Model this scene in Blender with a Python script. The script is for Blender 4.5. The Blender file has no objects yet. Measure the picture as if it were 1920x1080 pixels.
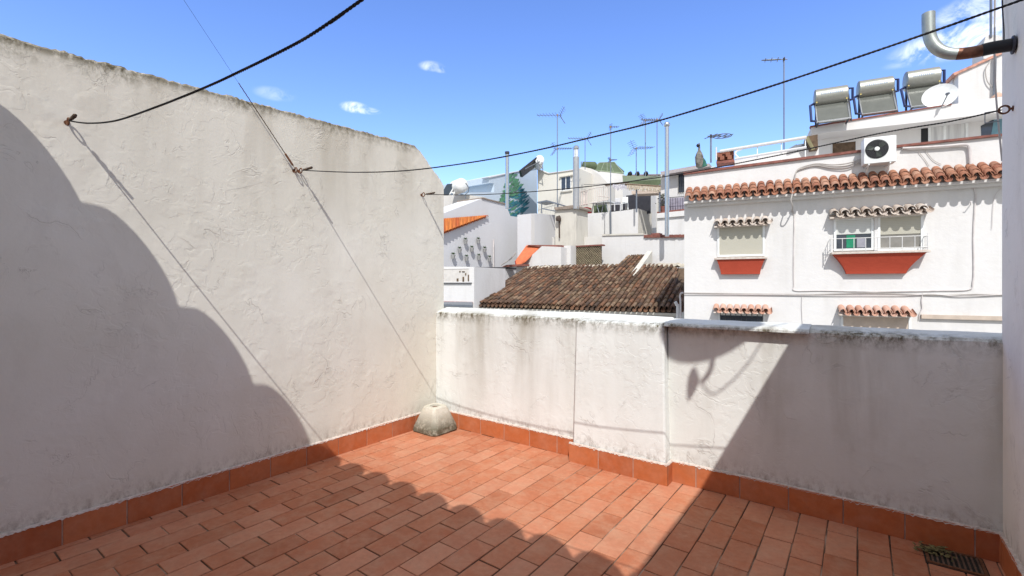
import bpy, math, random
from mathutils import Vector
random.seed(7)
S = bpy.context.scene
COL = S.collection

# ------------------------------------------------------------------ camera
CAMP = Vector((3.201, -3.127, 1.30))
TH = math.radians(36.5)
RT = Vector((math.cos(TH), math.sin(TH), 0)); FW = Vector((-math.sin(TH), math.cos(TH), 0)); UP = Vector((0, 0, 1))
FPX, CX, HY = 880.0, 960.0, 533.0
cam = bpy.data.cameras.new('camera'); cam.sensor_width = 36; cam.lens = 36 * FPX / 1920
cam.shift_y = -7 / 1920; cam.clip_start = 0.02; cam.clip_end = 2000
co = bpy.data.objects.new('camera', cam); COL.objects.link(co)
co.location = CAMP; co.rotation_euler = (math.radians(90), 0, TH); S.camera = co

# ------------------------------------------------------------------ light
SUN = Vector((-0.505, 0.775, -1.0)).normalized()          # direction in which sunlight travels
EL = math.asin(-SUN.z); AZ = math.atan2(-SUN.x, -SUN.y)
sl = bpy.data.lights.new('sun', 'SUN'); sl.energy = 2.5; sl.angle = math.radians(0.40); sl.color = (1.0, 0.98, 0.95)
so = bpy.data.objects.new('sun', sl); COL.objects.link(so); so.rotation_euler = SUN.to_track_quat('-Z', 'Y').to_euler(); so.location = (5, -8, 12)
W = bpy.data.worlds.new('World'); S.world = W; W.use_nodes = True
nt = W.node_tree; nt.nodes.clear()
def NN(t, typ, **kw):
    n = t.nodes.new(typ)
    for k, v in kw.items():
        if k.startswith('i_'):
            key = k[2:]; key = int(key) if key.isdigit() else key
            n.inputs[key].default_value = v
        else: setattr(n, k, v)
    return n
def viewdir(px, py):
    return (RT * ((px - CX) / FPX) + FW - UP * ((py - HY) / FPX)).normalized()
sky = NN(nt, 'ShaderNodeTexSky', sky_type='NISHITA', sun_disc=False, sun_elevation=EL, sun_rotation=AZ, altitude=50, air_density=1.0, dust_density=0.5, ozone_density=2.2)
bg = NN(nt, 'ShaderNodeBackground', i_Strength=0.15); wo = NN(nt, 'ShaderNodeOutputWorld')
tc = NN(nt, 'ShaderNodeTexCoord')
cn = NN(nt, 'ShaderNodeTexNoise', i_Scale=24.0, i_Detail=9.0, i_Roughness=0.65, i_Distortion=0.8)
nt.links.new(tc.outputs['Generated'], cn.inputs['Vector'])
last = None
# thin wisps of cloud: direction, half width across, half height, amount
for (px, py, wx, wz, am) in [(664, 201, .030, .012, .75), (684, 207, .034, .008, .65), (808, 124, .028, .011, .45), (828, 130, .02, .008, .35), (515, 176, .04, .014, .2), (1815, 72, .10, .028, 1.0), (1862, 12, .075, .030, .7), (1775, 98, .08, .012, .4)]:
    d = viewdir(px, py); r = RT
    sub = NN(nt, 'ShaderNodeVectorMath', operation='SUBTRACT'); sub.inputs[1].default_value = d
    nt.links.new(tc.outputs['Generated'], sub.inputs[0])
    dx = NN(nt, 'ShaderNodeVectorMath', operation='DOT_PRODUCT'); rr = Vector((d.y, -d.x, 0)).normalized(); dx.inputs[1].default_value = rr / wx
    nt.links.new(sub.outputs[0], dx.inputs[0])
    dz = NN(nt, 'ShaderNodeVectorMath', operation='DOT_PRODUCT'); dz.inputs[1].default_value = Vector(rr.cross(d)) / wz
    nt.links.new(sub.outputs[0], dz.inputs[0])
    a = NN(nt, 'ShaderNodeMath', operation='MULTIPLY'); nt.links.new(dx.outputs['Value'], a.inputs[0]); nt.links.new(dx.outputs['Value'], a.inputs[1])
    b = NN(nt, 'ShaderNodeMath', operation='MULTIPLY_ADD'); nt.links.new(dz.outputs['Value'], b.inputs[0]); nt.links.new(dz.outputs['Value'], b.inputs[1]); nt.links.new(a.outputs[0], b.inputs[2])
    m = NN(nt, 'ShaderNodeMapRange'); m.interpolation_type = 'SMOOTHSTEP'; m.inputs['From Min'].default_value = 1.0; m.inputs['From Max'].default_value = 0.0; m.inputs['To Max'].default_value = am
    nt.links.new(b.outputs[0], m.inputs['Value'])
    if last is None: last = m.outputs[0]
    else:
        mx = NN(nt, 'ShaderNodeMath', operation='MAXIMUM'); nt.links.new(last, mx.inputs[0]); nt.links.new(m.outputs[0], mx.inputs[1]); last = mx.outputs[0]
ns = NN(nt, 'ShaderNodeMapRange'); ns.inputs['From Min'].default_value = .38; ns.inputs['From Max'].default_value = .62
nt.links.new(cn.outputs['Fac'], ns.inputs['Value'])
cm = NN(nt, 'ShaderNodeMath', operation='MULTIPLY', use_clamp=True); nt.links.new(ns.outputs[0], cm.inputs[0]); nt.links.new(last, cm.inputs[1])
# unseen broken cloud added overhead and behind the camera to brighten the shade
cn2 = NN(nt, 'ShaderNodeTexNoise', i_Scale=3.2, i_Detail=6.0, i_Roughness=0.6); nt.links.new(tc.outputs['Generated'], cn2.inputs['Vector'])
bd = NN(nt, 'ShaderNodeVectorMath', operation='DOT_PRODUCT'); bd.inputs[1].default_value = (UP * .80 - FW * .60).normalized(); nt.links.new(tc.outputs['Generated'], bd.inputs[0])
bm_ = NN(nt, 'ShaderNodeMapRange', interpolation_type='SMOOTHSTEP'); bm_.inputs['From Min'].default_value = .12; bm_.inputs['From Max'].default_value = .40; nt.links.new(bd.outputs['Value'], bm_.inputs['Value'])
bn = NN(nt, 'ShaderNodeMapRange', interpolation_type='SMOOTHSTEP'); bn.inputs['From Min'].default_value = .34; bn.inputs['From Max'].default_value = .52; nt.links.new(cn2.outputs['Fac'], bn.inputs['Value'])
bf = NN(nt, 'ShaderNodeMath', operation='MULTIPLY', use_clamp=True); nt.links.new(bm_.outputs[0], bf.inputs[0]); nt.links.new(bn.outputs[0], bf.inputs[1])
hs = NN(nt, 'ShaderNodeHueSaturation', i_Hue=.516, i_Saturation=1.2, i_Value=1.12); nt.links.new(sky.outputs[0], hs.inputs['Color'])
mixc = NN(nt, 'ShaderNodeMix', data_type='RGBA'); nt.links.new(cm.outputs[0], mixc.inputs['Factor']); nt.links.new(hs.outputs[0], mixc.inputs['A']); mixc.inputs['B'].default_value = (6.2, 6.4, 6.9, 1)
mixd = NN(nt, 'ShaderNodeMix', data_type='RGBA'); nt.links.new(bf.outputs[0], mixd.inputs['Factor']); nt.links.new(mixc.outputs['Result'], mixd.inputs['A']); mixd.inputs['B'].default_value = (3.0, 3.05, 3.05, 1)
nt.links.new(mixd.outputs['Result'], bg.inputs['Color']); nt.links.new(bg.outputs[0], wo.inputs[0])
S.view_settings.view_transform = 'Standard'; S.view_settings.look = 'None'; S.view_settings.gamma = 1; S.view_settings.exposure = 0.80
S.render.engine = 'CYCLES'; S.cycles.max_bounces = 8; S.cycles.diffuse_bounces = 5

# ------------------------------------------------------------------ materials
MC = {}
def base(name, rough=.85, spec=.3, metal=0):
    m = bpy.data.materials.new(name); m.use_nodes = True; t = m.node_tree
    p = t.nodes['Principled BSDF']; p.inputs['Roughness'].default_value = rough; p.inputs['Metallic'].default_value = metal
    p.inputs['Specular IOR Level'].default_value = spec
    return m, t, p
def ramp(t, fac, stops):
    r = t.nodes.new('ShaderNodeValToRGB'); e = r.color_ramp.elements
    while len(e) < len(stops): e.new(.5)
    for el, (q, c) in zip(e, stops):
        el.position = q; el.color = (c, c, c, 1) if isinstance(c, (int, float)) else (*c, 1)
    t.links.new(fac, r.inputs[0]); return r.outputs['Color']
def noise(t, vec, scale, detail=4, rough=.55, dist=0.0):
    n = NN(t, 'ShaderNodeTexNoise', i_Scale=scale, i_Detail=detail, i_Roughness=rough, i_Distortion=dist); t.links.new(vec, n.inputs['Vector']); return n.outputs['Fac']
def mapv(t, vec, sc=(1, 1, 1), loc=(0, 0, 0)):
    n = NN(t, 'ShaderNodeMapping'); n.inputs['Scale'].default_value = sc; n.inputs['Location'].default_value = loc; t.links.new(vec, n.inputs['Vector']); return n.outputs[0]
def mix(t, f, a, b, mode='MIX'):
    n = NN(t, 'ShaderNodeMix', data_type='RGBA', blend_type=mode)
    for k, v in (('Factor', f), ('A', a), ('B', b)):
        if hasattr(v, 'links'): t.links.new(v, n.inputs[k])
        elif k == 'Factor': n.inputs[k].default_value = v
        else: n.inputs[k].default_value = (*v, 1) if len(v) == 3 else v
    return n.outputs['Result']
def mth(t, op, a, b=None, clamp=False):
    n = NN(t, 'ShaderNodeMath', operation=op, use_clamp=clamp)
    for k, v in ((0, a), (1, b)):
        if v is None: continue
        if hasattr(v, 'links'): t.links.new(v, n.inputs[k])
        else: n.inputs[k].default_value = v
    return n.outputs[0]
def bump(t, p, h, strength, dist):
    n = NN(t, 'ShaderNodeBump', i_Strength=strength, i_Distance=dist); t.links.new(h, n.inputs['Height']); t.links.new(n.outputs[0], p.inputs['Normal'])
def pos(t): return NN(t, 'ShaderNodeNewGeometry').outputs['Position']

def plain(name, col, rough=.6, metal=0, var=.12, scale=6, spec=.35, bmp=0):
    """solid paint / metal / plastic with slight procedural mottling"""
    if name in MC: return MC[name]
    m, t, p = base(name, rough, spec, metal); v = pos(t)
    n = noise(t, v, scale, 5, .6)
    lo = tuple(c * (1 - var) for c in col); hi = tuple(min(1, c * (1 + var)) for c in col)
    t.links.new(ramp(t, n, [(.3, lo), (.7, hi)]), p.inputs['Base Color'])
    if bmp: bump(t, p, n, .5, bmp)
    MC[name] = m; return m

def wallpaint(name, col, grime=.25, scale=1.0):
    """far plaster wall: patchy paint, faint streaks"""
    if name in MC: return MC[name]
    m, t, p = base(name, .9, .15); v = pos(t)
    a = noise(t, mapv(t, v, (1, 1, .22)), 2.2 * scale, 6, .6)
    b = noise(t, v, .7 * scale, 5, .6, .4)
    dark = tuple(c * (1 - grime * .8) * k for c, k in zip(col, (1, .98, .95)))
    f = mth(t, 'MULTIPLY', ramp(t, a, [(.45, 0.), (.8, 1.)]), ramp(t, b, [(.35, 0.), (.75, 1.)]))
    c = mix(t, f, col, dark)
    s_ = noise(t, mapv(t, v, (1, 1, .05)), 7 * scale, 5, .65); c = mix(t, mth(t, 'MULTIPLY', mth(t, 'MULTIPLY', ramp(t, s_, [(.52, 0.), (.72, 1.)]), ramp(t, b, [(.4, 0.), (.6, 1.)])), .28), c, dark)
    pt = noise(t, mapv(t, v, loc=(3, 8, 1)), 1.1, 2, .4); c = mix(t, mth(t, 'MULTIPLY', ramp(t, pt, [(.53, 0.), (.55, 1.)]), .06), c, dark)
    t.links.new(c, p.inputs['Base Color'])
    bump(t, p, noise(t, v, 9, 6, .6), .35, .02)
    MC[name] = m; return m

def plaster(name, c1, c2, ztop, zs, axis, stain=1.0, low=.14, stainw=.22, cleantop=True):
    """near lime plaster: trowel lines, lichen under the top, rain streaks. ztop + zs*coord is the wall's top"""
    m, t, p = base(name, .92, .12); v = pos(t)
    sep = NN(t, 'ShaderNodeSeparateXYZ'); t.links.new(v, sep.inputs[0])
    top = mth(t, 'SUBTRACT', mth(t, 'ADD', mth(t, 'MULTIPLY', sep.outputs[axis], zs), ztop), sep.outputs[2])   # depth under the top
    big = noise(t, v, 1.3, 5, .6, .3); c = mix(t, ramp(t, big, [(.3, 0.), (.7, 1.)]), c1, c2)
    patch = noise(t, mapv(t, v, (1, 1, .5), (3, 1, 2)), 3.4, 6, .65, .5)
    c = mix(t, mth(t, 'MULTIPLY', ramp(t, patch, [(.50, 0.), (.78, 1.)]), .26), c, (.40, .365, .31))
    # vertical rain streaks, stronger near the top
    st = noise(t, mapv(t, v, (1, 1, .13)), 3.0, 7, .6, .3)
    st2 = noise(t, mapv(t, v, (1, 1, .11), (5, 5, 0)), 3.2, 4, .6)
    fall = NN(t, 'ShaderNodeMapRange'); fall.inputs['From Min'].default_value = 0; fall.inputs['From Max'].default_value = stainw * 5; fall.inputs['To Min'].default_value = 1; fall.inputs['To Max'].default_value = .10
    t.links.new(top, fall.inputs[0])
    sf = mth(t, 'MULTIPLY', mth(t, 'MULTIPLY', ramp(t, st, [(.45, 0.), (.68, 1.)]), ramp(t, st2, [(.38, .2), (.6, 1.)])), fall.outputs[0])
    c = mix(t, mth(t, 'MULTIPLY', sf, .48 * stain, True), c, (.24, .20, .13))
    # lichen band right at the top
    rag = noise(t, mapv(t, v, (1, 1, .6)), 26, 6, .75)
    lv = NN(t, 'ShaderNodeMapRange'); lv.inputs['From Min'].default_value = 0.0; lv.inputs['From Max'].default_value = stainw * .55; lv.inputs['To Min'].default_value = 1; lv.inputs['To Max'].default_value = 0
    t.links.new(top, lv.inputs[0])
    lf = mth(t, 'MULTIPLY', lv.outputs[0], mth(t, 'ADD', ramp(t, rag, [(.42, 0.), (.6, 1.)]), .12), True)
    lf = mth(t, 'MULTIPLY', lf, mth(t, 'ADD', ramp(t, st2, [(.35, .25), (.6, 1.)]), 0), True)
    gt = NN(t, 'ShaderNodeMapRange', interpolation_type='SMOOTHSTEP'); gt.inputs['From Min'].default_value = -.008; gt.inputs['From Max'].default_value = .012; gt.inputs['To Min'].default_value = .10 if cleantop else 1.4; t.links.new(top, gt.inputs[0]); lf = mth(t, 'MULTIPLY', lf, gt.outputs[0])
    if not cleantop:
        tp = NN(t, 'ShaderNodeMapRange', interpolation_type='SMOOTHSTEP'); tp.inputs['From Min'].default_value = .05; tp.inputs['From Max'].default_value = -.005; tp.inputs['To Max'].default_value = .85; t.links.new(top, tp.inputs[0])
        lf = mth(t, 'MAXIMUM', lf, mth(t, 'MULTIPLY', tp.outputs[0], ramp(t, rag, [(.36, .45), (.5, 1.)])))
        c = mix(t, mth(t, 'MULTIPLY', mth(t, 'MULTIPLY', fall.outputs[0], ramp(t, big, [(.3, .4), (.65, 1.)])), .42), c, (.56, .485, .38))
    c = mix(t, mth(t, 'MULTIPLY', lf, .85 * stain, True), c, (.12, .10, .06))
    # trowel / crack contour lines
    k1 = noise(t, v, 2.6, 5, .55, .5); line = ramp(t, k1, [(.485, 0.), (.50, 1.), (.503, 1.), (.508, 0.)])
    gate = ramp(t, noise(t, mapv(t, v, loc=(9, 2, 4)), 4.5, 3), [(.50, 0.), (.62, 1.)])
    k2 = noise(t, mapv(t, v, loc=(2, 7, 5)), 5.2, 5, .55, .6); line2 = ramp(t, k2, [(.49, 0.), (.50, 1.), (.503, 1.), (.507, 0.)])
    gate2 = ramp(t, noise(t, mapv(t, v, loc=(1, 8, 3)), 3.7, 3), [(.56, 0.), (.66, 1.)])
    ln = mth(t, 'ADD', mth(t, 'MULTIPLY', line, gate), mth(t, 'MULTIPLY', line2, gate2), True)
    c = mix(t, mth(t, 'MULTIPLY', ln, .22), c, (.22, .2, .17))
    # dirt just over the skirting
    dl = NN(t, 'ShaderNodeMapRange'); dl.inputs['From Min'].default_value = low; dl.inputs['From Max'].default_value = low + .14; dl.inputs['To Min'].default_value = 1; dl.inputs['To Max'].default_value = 0
    t.links.new(sep.outputs[2], dl.inputs[0])
    df = mth(t, 'MULTIPLY', mth(t, 'MULTIPLY', dl.outputs[0], dl.outputs[0]), ramp(t, rag, [(.45, 0.), (.65, .75)]))
    c = mix(t, df, c, (.25, .2, .16))
    t.links.new(c, p.inputs['Base Color'])
    # relief: broad trowel waves + plates stepped at the contour lines + fine grain
    plates = mth(t, 'MULTIPLY', ramp(t, k1, [(.46, 0.), (.505, 1.)]), gate)
    plates2 = mth(t, 'MULTIPLY', ramp(t, k2, [(.47, 0.), (.505, 1.)]), gate2)
    broad = noise(t, mapv(t, v, (1, 1, 1)), 5, 3, .5)
    fine = noise(t, v, 60, 5, .6)
    h = mth(t, 'ADD', mth(t, 'ADD', mth(t, 'MULTIPLY', plates, .5), mth(t, 'MULTIPLY', plates2, .35)), mth(t, 'ADD', mth(t, 'MULTIPLY', broad, .9), mth(t, 'MULTIPLY', fine, .22)))
    h = mth(t, 'SUBTRACT', h, mth(t, 'MULTIPLY', ln, .5))
    k3 = noise(t, mapv(t, v, loc=(6, 1, 2)), 13, 5, .55, .7); gate3 = ramp(t, noise(t, mapv(t, v, loc=(4, 4, 9)), 2.2, 3), [(.45, 0.), (.6, 1.)])
    h = mth(t, 'ADD', h, mth(t, 'MULTIPLY', mth(t, 'MULTIPLY', ramp(t, k3, [(.46, 0.), (.505, 1.)]), gate3), .28))
    bump(t, p, h, .62, .0050)
    return m

def tilemat(name, cols, dirt, dirtamt, rough=.85, attr='rnd', nscale=14, bd=.002):
    """fired clay: each piece takes its colour from the 'rnd' attribute"""
    if name in MC: return MC[name]
    m, t, p = base(name, rough, .25); v = pos(t)
    at = NN(t, 'ShaderNodeAttribute', attribute_name=attr)
    n = len(cols); c = ramp(t, at.outputs['Fac'], [(i / max(1, n - 1), cc) for i, cc in enumerate(cols)])
    nz = noise(t, v, nscale, 6, .68, .3)
    c = mix(t, mth(t, 'MULTIPLY', ramp(t, nz, [(.42, 0.), (.68, 1.)]), dirtamt), c, dirt)
    n2 = noise(t, v, nscale * 4, 5, .65)
    c = mix(t, .35, c, ramp(t, n2, [(.3, .55), (.7, 1.)]), 'MULTIPLY')
    c = mix(t, .5, c, ramp(t, noise(t, v, nscale * .16, 5, .6, .4), [(.35, (.72, .70, .68)), (.65, (1., 1., 1.))]), 'MULTIPLY')
    t.links.new(c, p.inputs['Base Color']); bump(t, p, nz, .5, bd)
    MC[name] = m; return m

M_left = plaster('lime_plaster_party', (.65, .62, .53), (.73, .71, .635), 2.55, .04, 1, 1.15, stainw=.17, cleantop=False)
M_front = plaster('lime_plaster_parapet', (.69, .705, .675), (.75, .765, .735), 1.045, .0, 0, 1.45, stainw=.19)
M_frontR = plaster('lime_plaster_parapet_stained', (.66, .665, .62), (.74, .745, .70), 1.045, .0, 0, 1.4, stainw=.19)
M_right = plaster('lime_plaster_side', (.80, .76, .69), (.83, .79, .73), 2.7, .0, 1, .3)
M_house = wallpaint('house_plaster', (.78, .73, .65), .15)
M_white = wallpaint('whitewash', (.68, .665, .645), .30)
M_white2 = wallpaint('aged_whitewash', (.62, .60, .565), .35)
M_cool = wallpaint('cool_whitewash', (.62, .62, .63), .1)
M_blue = wallpaint('pale_blue_paint', (.50, .58, .66), .1)
M_cream = wallpaint('cream_paint', (.68, .65, .58), .15)
M_dirtyw = wallpaint('weathered_whitewash', (.62, .59, .52), .6, 1.6)
M_coping = plain('coping_stone', (.27, .22, .18), .9, var=.3, scale=12)
M_redtile = plain('red_coping', (.22, .085, .065), .8, var=.35, scale=8)
M_red = wallpaint('brick_red_paint', (.40, .068, .038), .35, 2.5)
M_redroof = plain('red_floor_paint', (.60, .16, .07), .8, var=.15)
M_steel = plain('galvanised_steel', (.55, .56, .56), .32, 1, .15, 30)
M_grey = plain('grey_metal', (.20, .22, .25), .45, .6, .12)
M_darkm = plain('dark_iron', (.05, .05, .06), .6, .3, .2)
M_rust = plain('rusty_iron', (.16, .07, .035), .85, .2, .45, 60)
M_rope = plain('black_cable', (.018, .017, .017), .7, 0, .3, 80)
M_ropeb = plain('brown_rope', (.07, .045, .03), .9, 0, .5, 60)
M_whitep = plain('white_plastic', (.76, .77, .75), .45)
M_black = plain('black_plastic', (.014, .014, .016), .5)
M_bluep = plain('navy_pipe', (.02, .03, .10), .5)
M_glass = plain('dark_glass', (.035, .045, .06), .08, 0, .3, 3, .8)
M_panel = plain('solar_glass', (.12, .125, .11), .18, 0, .10, 5, .7)
M_panelb = plain('solar_glass_dark', (.03, .045, .06), .15, 0, .1, 5, .7)
M_tank = plain('brushed_tank', (.33, .33, .29), .42, .6, .08, 20)
M_green = plain('green_sheet', (.10, .13, .07), .8, 0, .22, 2)
M_grn2 = plain('pale_green_sheet', (.22, .26, .18), .8, 0, .15, 2)
M_maroon = plain('maroon_paint', (.26, .02, .025), .7)
M_wood = plain('weathered_wood', (.12, .08, .05), .9, 0, .35, 9)
M_cloth = plain('pale_cloth', (.62, .56, .50), .95, 0, .2, 6)
M_reed = plain('reed_awning', (.42, .36, .28), .95, 0, .4, 25)
M_leaf = plain('plant_leaf', (.05, .09, .03), .7, 0, .5, 40)
M_dry = plain('dry_leaf', (.15, .125, .05), .9, 0, .5, 40)
M_cable = plain('grey_cable', (.42, .39, .36), .8)
M_beige = plain('beige_wood', (.52, .43, .35), .8)
M_concrete = None
# striped blind
def blindmat(name, col, n=28):
    m, t, p = base(name, .8, .2); v = pos(t); sep = NN(t, 'ShaderNodeSeparateXYZ'); t.links.new(v, sep.inputs[0])
    w = mth(t, 'FRACT', mth(t, 'MULTIPLY', sep.outputs[2], n)); c = mix(t, ramp(t, w, [(.0, .0), (.12, 1.), (.9, 1.), (1., .0)]), tuple(x * .8 for x in col), col)
    c = mix(t, mth(t, 'MULTIPLY', noise(t, v, 5, 5, .6), .3), c, tuple(x * .7 for x in col)); t.links.new(c, p.inputs['Base Color'])
    bump(t, p, w, .4, .01); return m
M_blind = blindmat('slatted_blind', (.50, .48, .40)); M_blindw = blindmat('white_blind', (.64, .65, .62)); M_curt = None
def curtain():
    m, t, p = base('striped_curtain', .9, .1); v = pos(t); a = noise(t, mapv(t, v, (1, 1, .04)), 9, 4, .6)
    t.links.new(ramp(t, a, [(.3, (.38, .38, .38)), (.5, (.66, .66, .64)), (.7, (.48, .47, .46))]), p.inputs['Base Color']); return m
M_curt = curtain()
def concretemat():
    m, t, p = base('mossy_concrete', .95, .1); v = pos(t); sep = NN(t, 'ShaderNodeSeparateXYZ'); t.links.new(v, sep.inputs[0])
    n = noise(t, v, 14, 6, .7); n2 = noise(t, v, 90, 4, .6)
    c = ramp(t, n, [(.3, (.48, .45, .36)), (.7, (.62, .59, .51))])
    f = NN(t, 'ShaderNodeMapRange'); f.inputs['From Min'].default_value = .02; f.inputs['From Max'].default_value = .19; f.inputs['To Min'].default_value = 1.25; f.inputs['To Max'].default_value = 0
    t.links.new(sep.outputs[2], f.inputs[0])
    c = mix(t, mth(t, 'MULTIPLY', f.outputs[0], ramp(t, n, [(.32, .3), (.52, 1.)]), True), c, (.13, .12, .085))
    c = mix(t, ramp(t, n2, [(.55, 0.), (.75, .35)]), c, (.2, .18, .14))
    t.links.new(c, p.inputs['Base Color']); bump(t, p, mth(t, 'ADD', n, mth(t, 'MULTIPLY', n2, .4)), .8, .008); return m
M_concrete = concretemat()
M_floor = tilemat('terracotta_floor', [(.43, .145, .07), (.55, .205, .105), (.49, .165, .08), (.61, .26, .15), (.52, .195, .105)], (.60, .37, .24), .38, .72, nscale=9, bd=.0012)
M_skirt = tilemat('terracotta_skirting', [(.48, .13, .045), (.56, .165, .058), (.44, .115, .04), (.60, .19, .075)], (.56, .30, .20), .28, .6, nscale=7, bd=.001)
M_tile = tilemat('orange_clay_tile', [(.38, .155, .09), (.46, .22, .135), (.31, .12, .075), (.54, .32, .22), (.42, .185, .11)], (.19, .10, .07), .55, nscale=9)
M_oldtile = tilemat('weathered_clay_tile', [(.12, .07, .045), (.20, .105, .062), (.085, .06, .045), (.27, .13, .07), (.155, .10, .07), (.33, .22, .14), (.13, .085, .05)], (.055, .045, .035), .65, nscale=5)
M_lime = tilemat('limewashed_tile', [(.66, .58, .50), (.72, .65, .58), (.60, .50, .42)], (.40, .27, .20), .5, nscale=12)
M_pinktile = tilemat('pink_clay_tile', [(.62, .36, .26), (.70, .46, .36), (.56, .29, .20)], (.40, .22, .16), .4, nscale=12)
def groutmat():
    m, t, p = base('floor_grout', .95, .1); v = pos(t)
    t.links.new(ramp(t, noise(t, v, 3.5, 5, .6), [(.38, (.07, .04, .028)), (.52, (.17, .105, .07)), (.64, (.42, .29, .21))]), p.inputs['Base Color']); return m
M_grout = groutmat()
M_joint = plain('skirting_grout', (.42, .28, .22), .95, 0, .25, 20)

# ------------------------------------------------------------------ geometry helpers
class MB:
    def __init__(s): s.v = []; s.f = []; s.r = []; s.cur = .5; s.parts = []
    def add(s, vs, fs):
        o = len(s.v); c = len(s.f); s.v += [Vector(v) for v in vs]
        for f in fs: s.f.append([i + o for i in f]); s.r.append(s.cur)
        s.parts.append((o, len(s.v), c, len(s.f)))
    def hexa(s, p):      # 8 points: bottom 0-3, top 4-7
        s.add(p, [(0, 3, 2, 1), (4, 5, 6, 7), (0, 1, 5, 4), (1, 2, 6, 5), (2, 3, 7, 6), (3, 0, 4, 7)])
    def box(s, a, b):
        x0, y0, z0 = a; x1, y1, z1 = b
        s.hexa([(x0, y0, z0), (x1, y0, z0), (x1, y1, z0), (x0, y1, z0), (x0, y0, z1), (x1, y0, z1), (x1, y1, z1), (x0, y1, z1)])
    def extr(s, pts, vec):
        vec = Vector(vec); pts = [Vector(p) for p in pts]; n = len(pts)
        s.add(pts + [p + vec for p in pts], [list(range(n)), list(range(2 * n - 1, n - 1, -1))] + [(i, i + n, (i + 1) % n + n, (i + 1) % n) for i in range(n)])
    def tube(s, path, r, n=8, cap=True):
        path = [Vector(p) for p in path]; rings = []; up = None
        for i, p in enumerate(path):
            d = (path[min(i + 1, len(path) - 1)] - path[max(i - 1, 0)])
            if d.length < 1e-9: d = Vector((0, 0, 1))
            d.normalize()
            if up is None: up = Vector((0, 0, 1)) if abs(d.z) < .9 else Vector((1, 0, 0))
            a = d.cross(up)
            if a.length < 1e-4: a = d.cross(Vector((.3, 1, .2)))
            a.normalize(); b = a.cross(d).normalized(); up = b
            rad = r[i] if isinstance(r, (list, tuple)) else r
            rings.append([p + (a * math.cos(2 * math.pi * k / n) + b * math.sin(2 * math.pi * k / n)) * rad for k in range(n)])
        vs = [v for q in rings for v in q]; fs = []
        for i in range(len(rings) - 1):
            for k in range(n): fs.append((i * n + k, i * n + (k + 1) % n, (i + 1) * n + (k + 1) % n, (i + 1) * n + k))
        if cap: fs.append(list(range(n - 1, -1, -1))); fs.append([(len(rings) - 1) * n + k for k in range(n)])
        s.add(vs, fs)
    def lathe(s, c, axis, prof, n=20, xa=None, sx=1.0):
        """prof: (distance along axis, radius)"""
        c = Vector(c); axis = Vector(axis).normalized()
        a = Vector(xa).normalized() if xa is not None else axis.orthogonal().normalized(); b = axis.cross(a)
        vs = []; fs = []
        for (h, r) in prof:
            for k in range(n):
                q = 2 * math.pi * k / n; vs.append(c + axis * h + a * math.cos(q) * r * sx + b * math.sin(q) * r)
        for i in range(len(prof) - 1):
            for k in range(n): fs.append((i * n + k, i * n + (k + 1) % n, (i + 1) * n + (k + 1) % n, (i + 1) * n + k))
        fs.append(list(range(n - 1, -1, -1))); fs.append([(len(prof) - 1) * n + k for k in range(n)])
        s.add(vs, fs)
    def half(s, a, b, side, r0, r1, up, th=.012, n=7, flip=False, vs=1.0, pw=1.0):
        """barrel tile from a to b, curved shell of thickness th"""
        a = Vector(a); b = Vector(b); side = Vector(side).normalized(); up = Vector(up).normalized()
        if flip: up = -up
        vz = vs; vs = []
        for (c, r) in ((a, r0), (b, r1)):
            for rr in (r, r - th):
                for k in range(n + 1):
                    q = math.pi * k / n; vs.append(c + side * math.cos(q) * rr + up * math.sin(q) ** (pw if rr else 1) * rr * vz)
        m = n + 1; fs = []
        for k in range(n):
            fs += [(k, k + 1, 2 * m + k + 1, 2 * m + k), (m + k + 1, m + k, 3 * m + k, 3 * m + k + 1), (k + 1, k, m + k, m + k + 1), (2 * m + k, 2 * m + k + 1, 3 * m + k + 1, 3 * m + k)]
        s.add(vs, fs)

def props(o, label=None, cat=None, group=None, kind=None):
    if label: o['label'] = label
    if cat: o['category'] = cat
    if group: o['group'] = group
    if kind: o['kind'] = kind
    return o
def build_each(name, mb, mat, parent=None, **kw):
    for (a, b, c, d) in mb.parts:
        q = MB(); q.v = mb.v[a:b]; q.f = [[i - a for i in f] for f in mb.f[c:d]]; q.r = mb.r[c:d]; build(name, q, mat, parent, **kw)
WL = {}
def build(name, mb, mat, parent=None, smooth=False, bevel=0, label=None, cat=None, group=None, kind=None, origin=None):
    me = bpy.data.meshes.new(name)
    if origin is None:
        xs = [v.x for v in mb.v]; ys = [v.y for v in mb.v]; zs = [v.z for v in mb.v]
        origin = Vector(((min(xs) + max(xs)) / 2, (min(ys) + max(ys)) / 2, min(zs)))
    origin = Vector(origin)
    me.from_pydata([tuple(v - origin) for v in mb.v], [], mb.f)
    at = me.attributes.new('rnd', 'FLOAT', 'FACE'); at.data.foreach_set('value', mb.r)
    import bmesh
    bm = bmesh.new(); bm.from_mesh(me); bmesh.ops.recalc_face_normals(bm, faces=bm.faces); bm.to_mesh(me); bm.free()
    me.materials.append(mat)
    if smooth:
        me.shade_smooth() if hasattr(me, 'shade_smooth') else None
        me.set_sharp_from_angle(angle=math.radians(40))
    o = bpy.data.objects.new(name, me); COL.objects.link(o)
    if parent is not None:
        o.parent = parent; o.location = origin - WL[parent.name]
    else: o.location = origin
    WL[o.name] = origin
    if bevel:
        b = o.modifiers.new('bevel', 'BEVEL'); b.width = bevel; b.segments = 2; b.limit_method = 'ANGLE'
    return props(o, label, cat, group, kind)
def thing(name, loc, label, cat, group=None):
    o = bpy.data.objects.new(name, None); COL.objects.link(o); o.location = Vector(loc); o.empty_display_size = .2
    WL[o.name] = Vector(loc); return props(o, label, cat, group)

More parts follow.
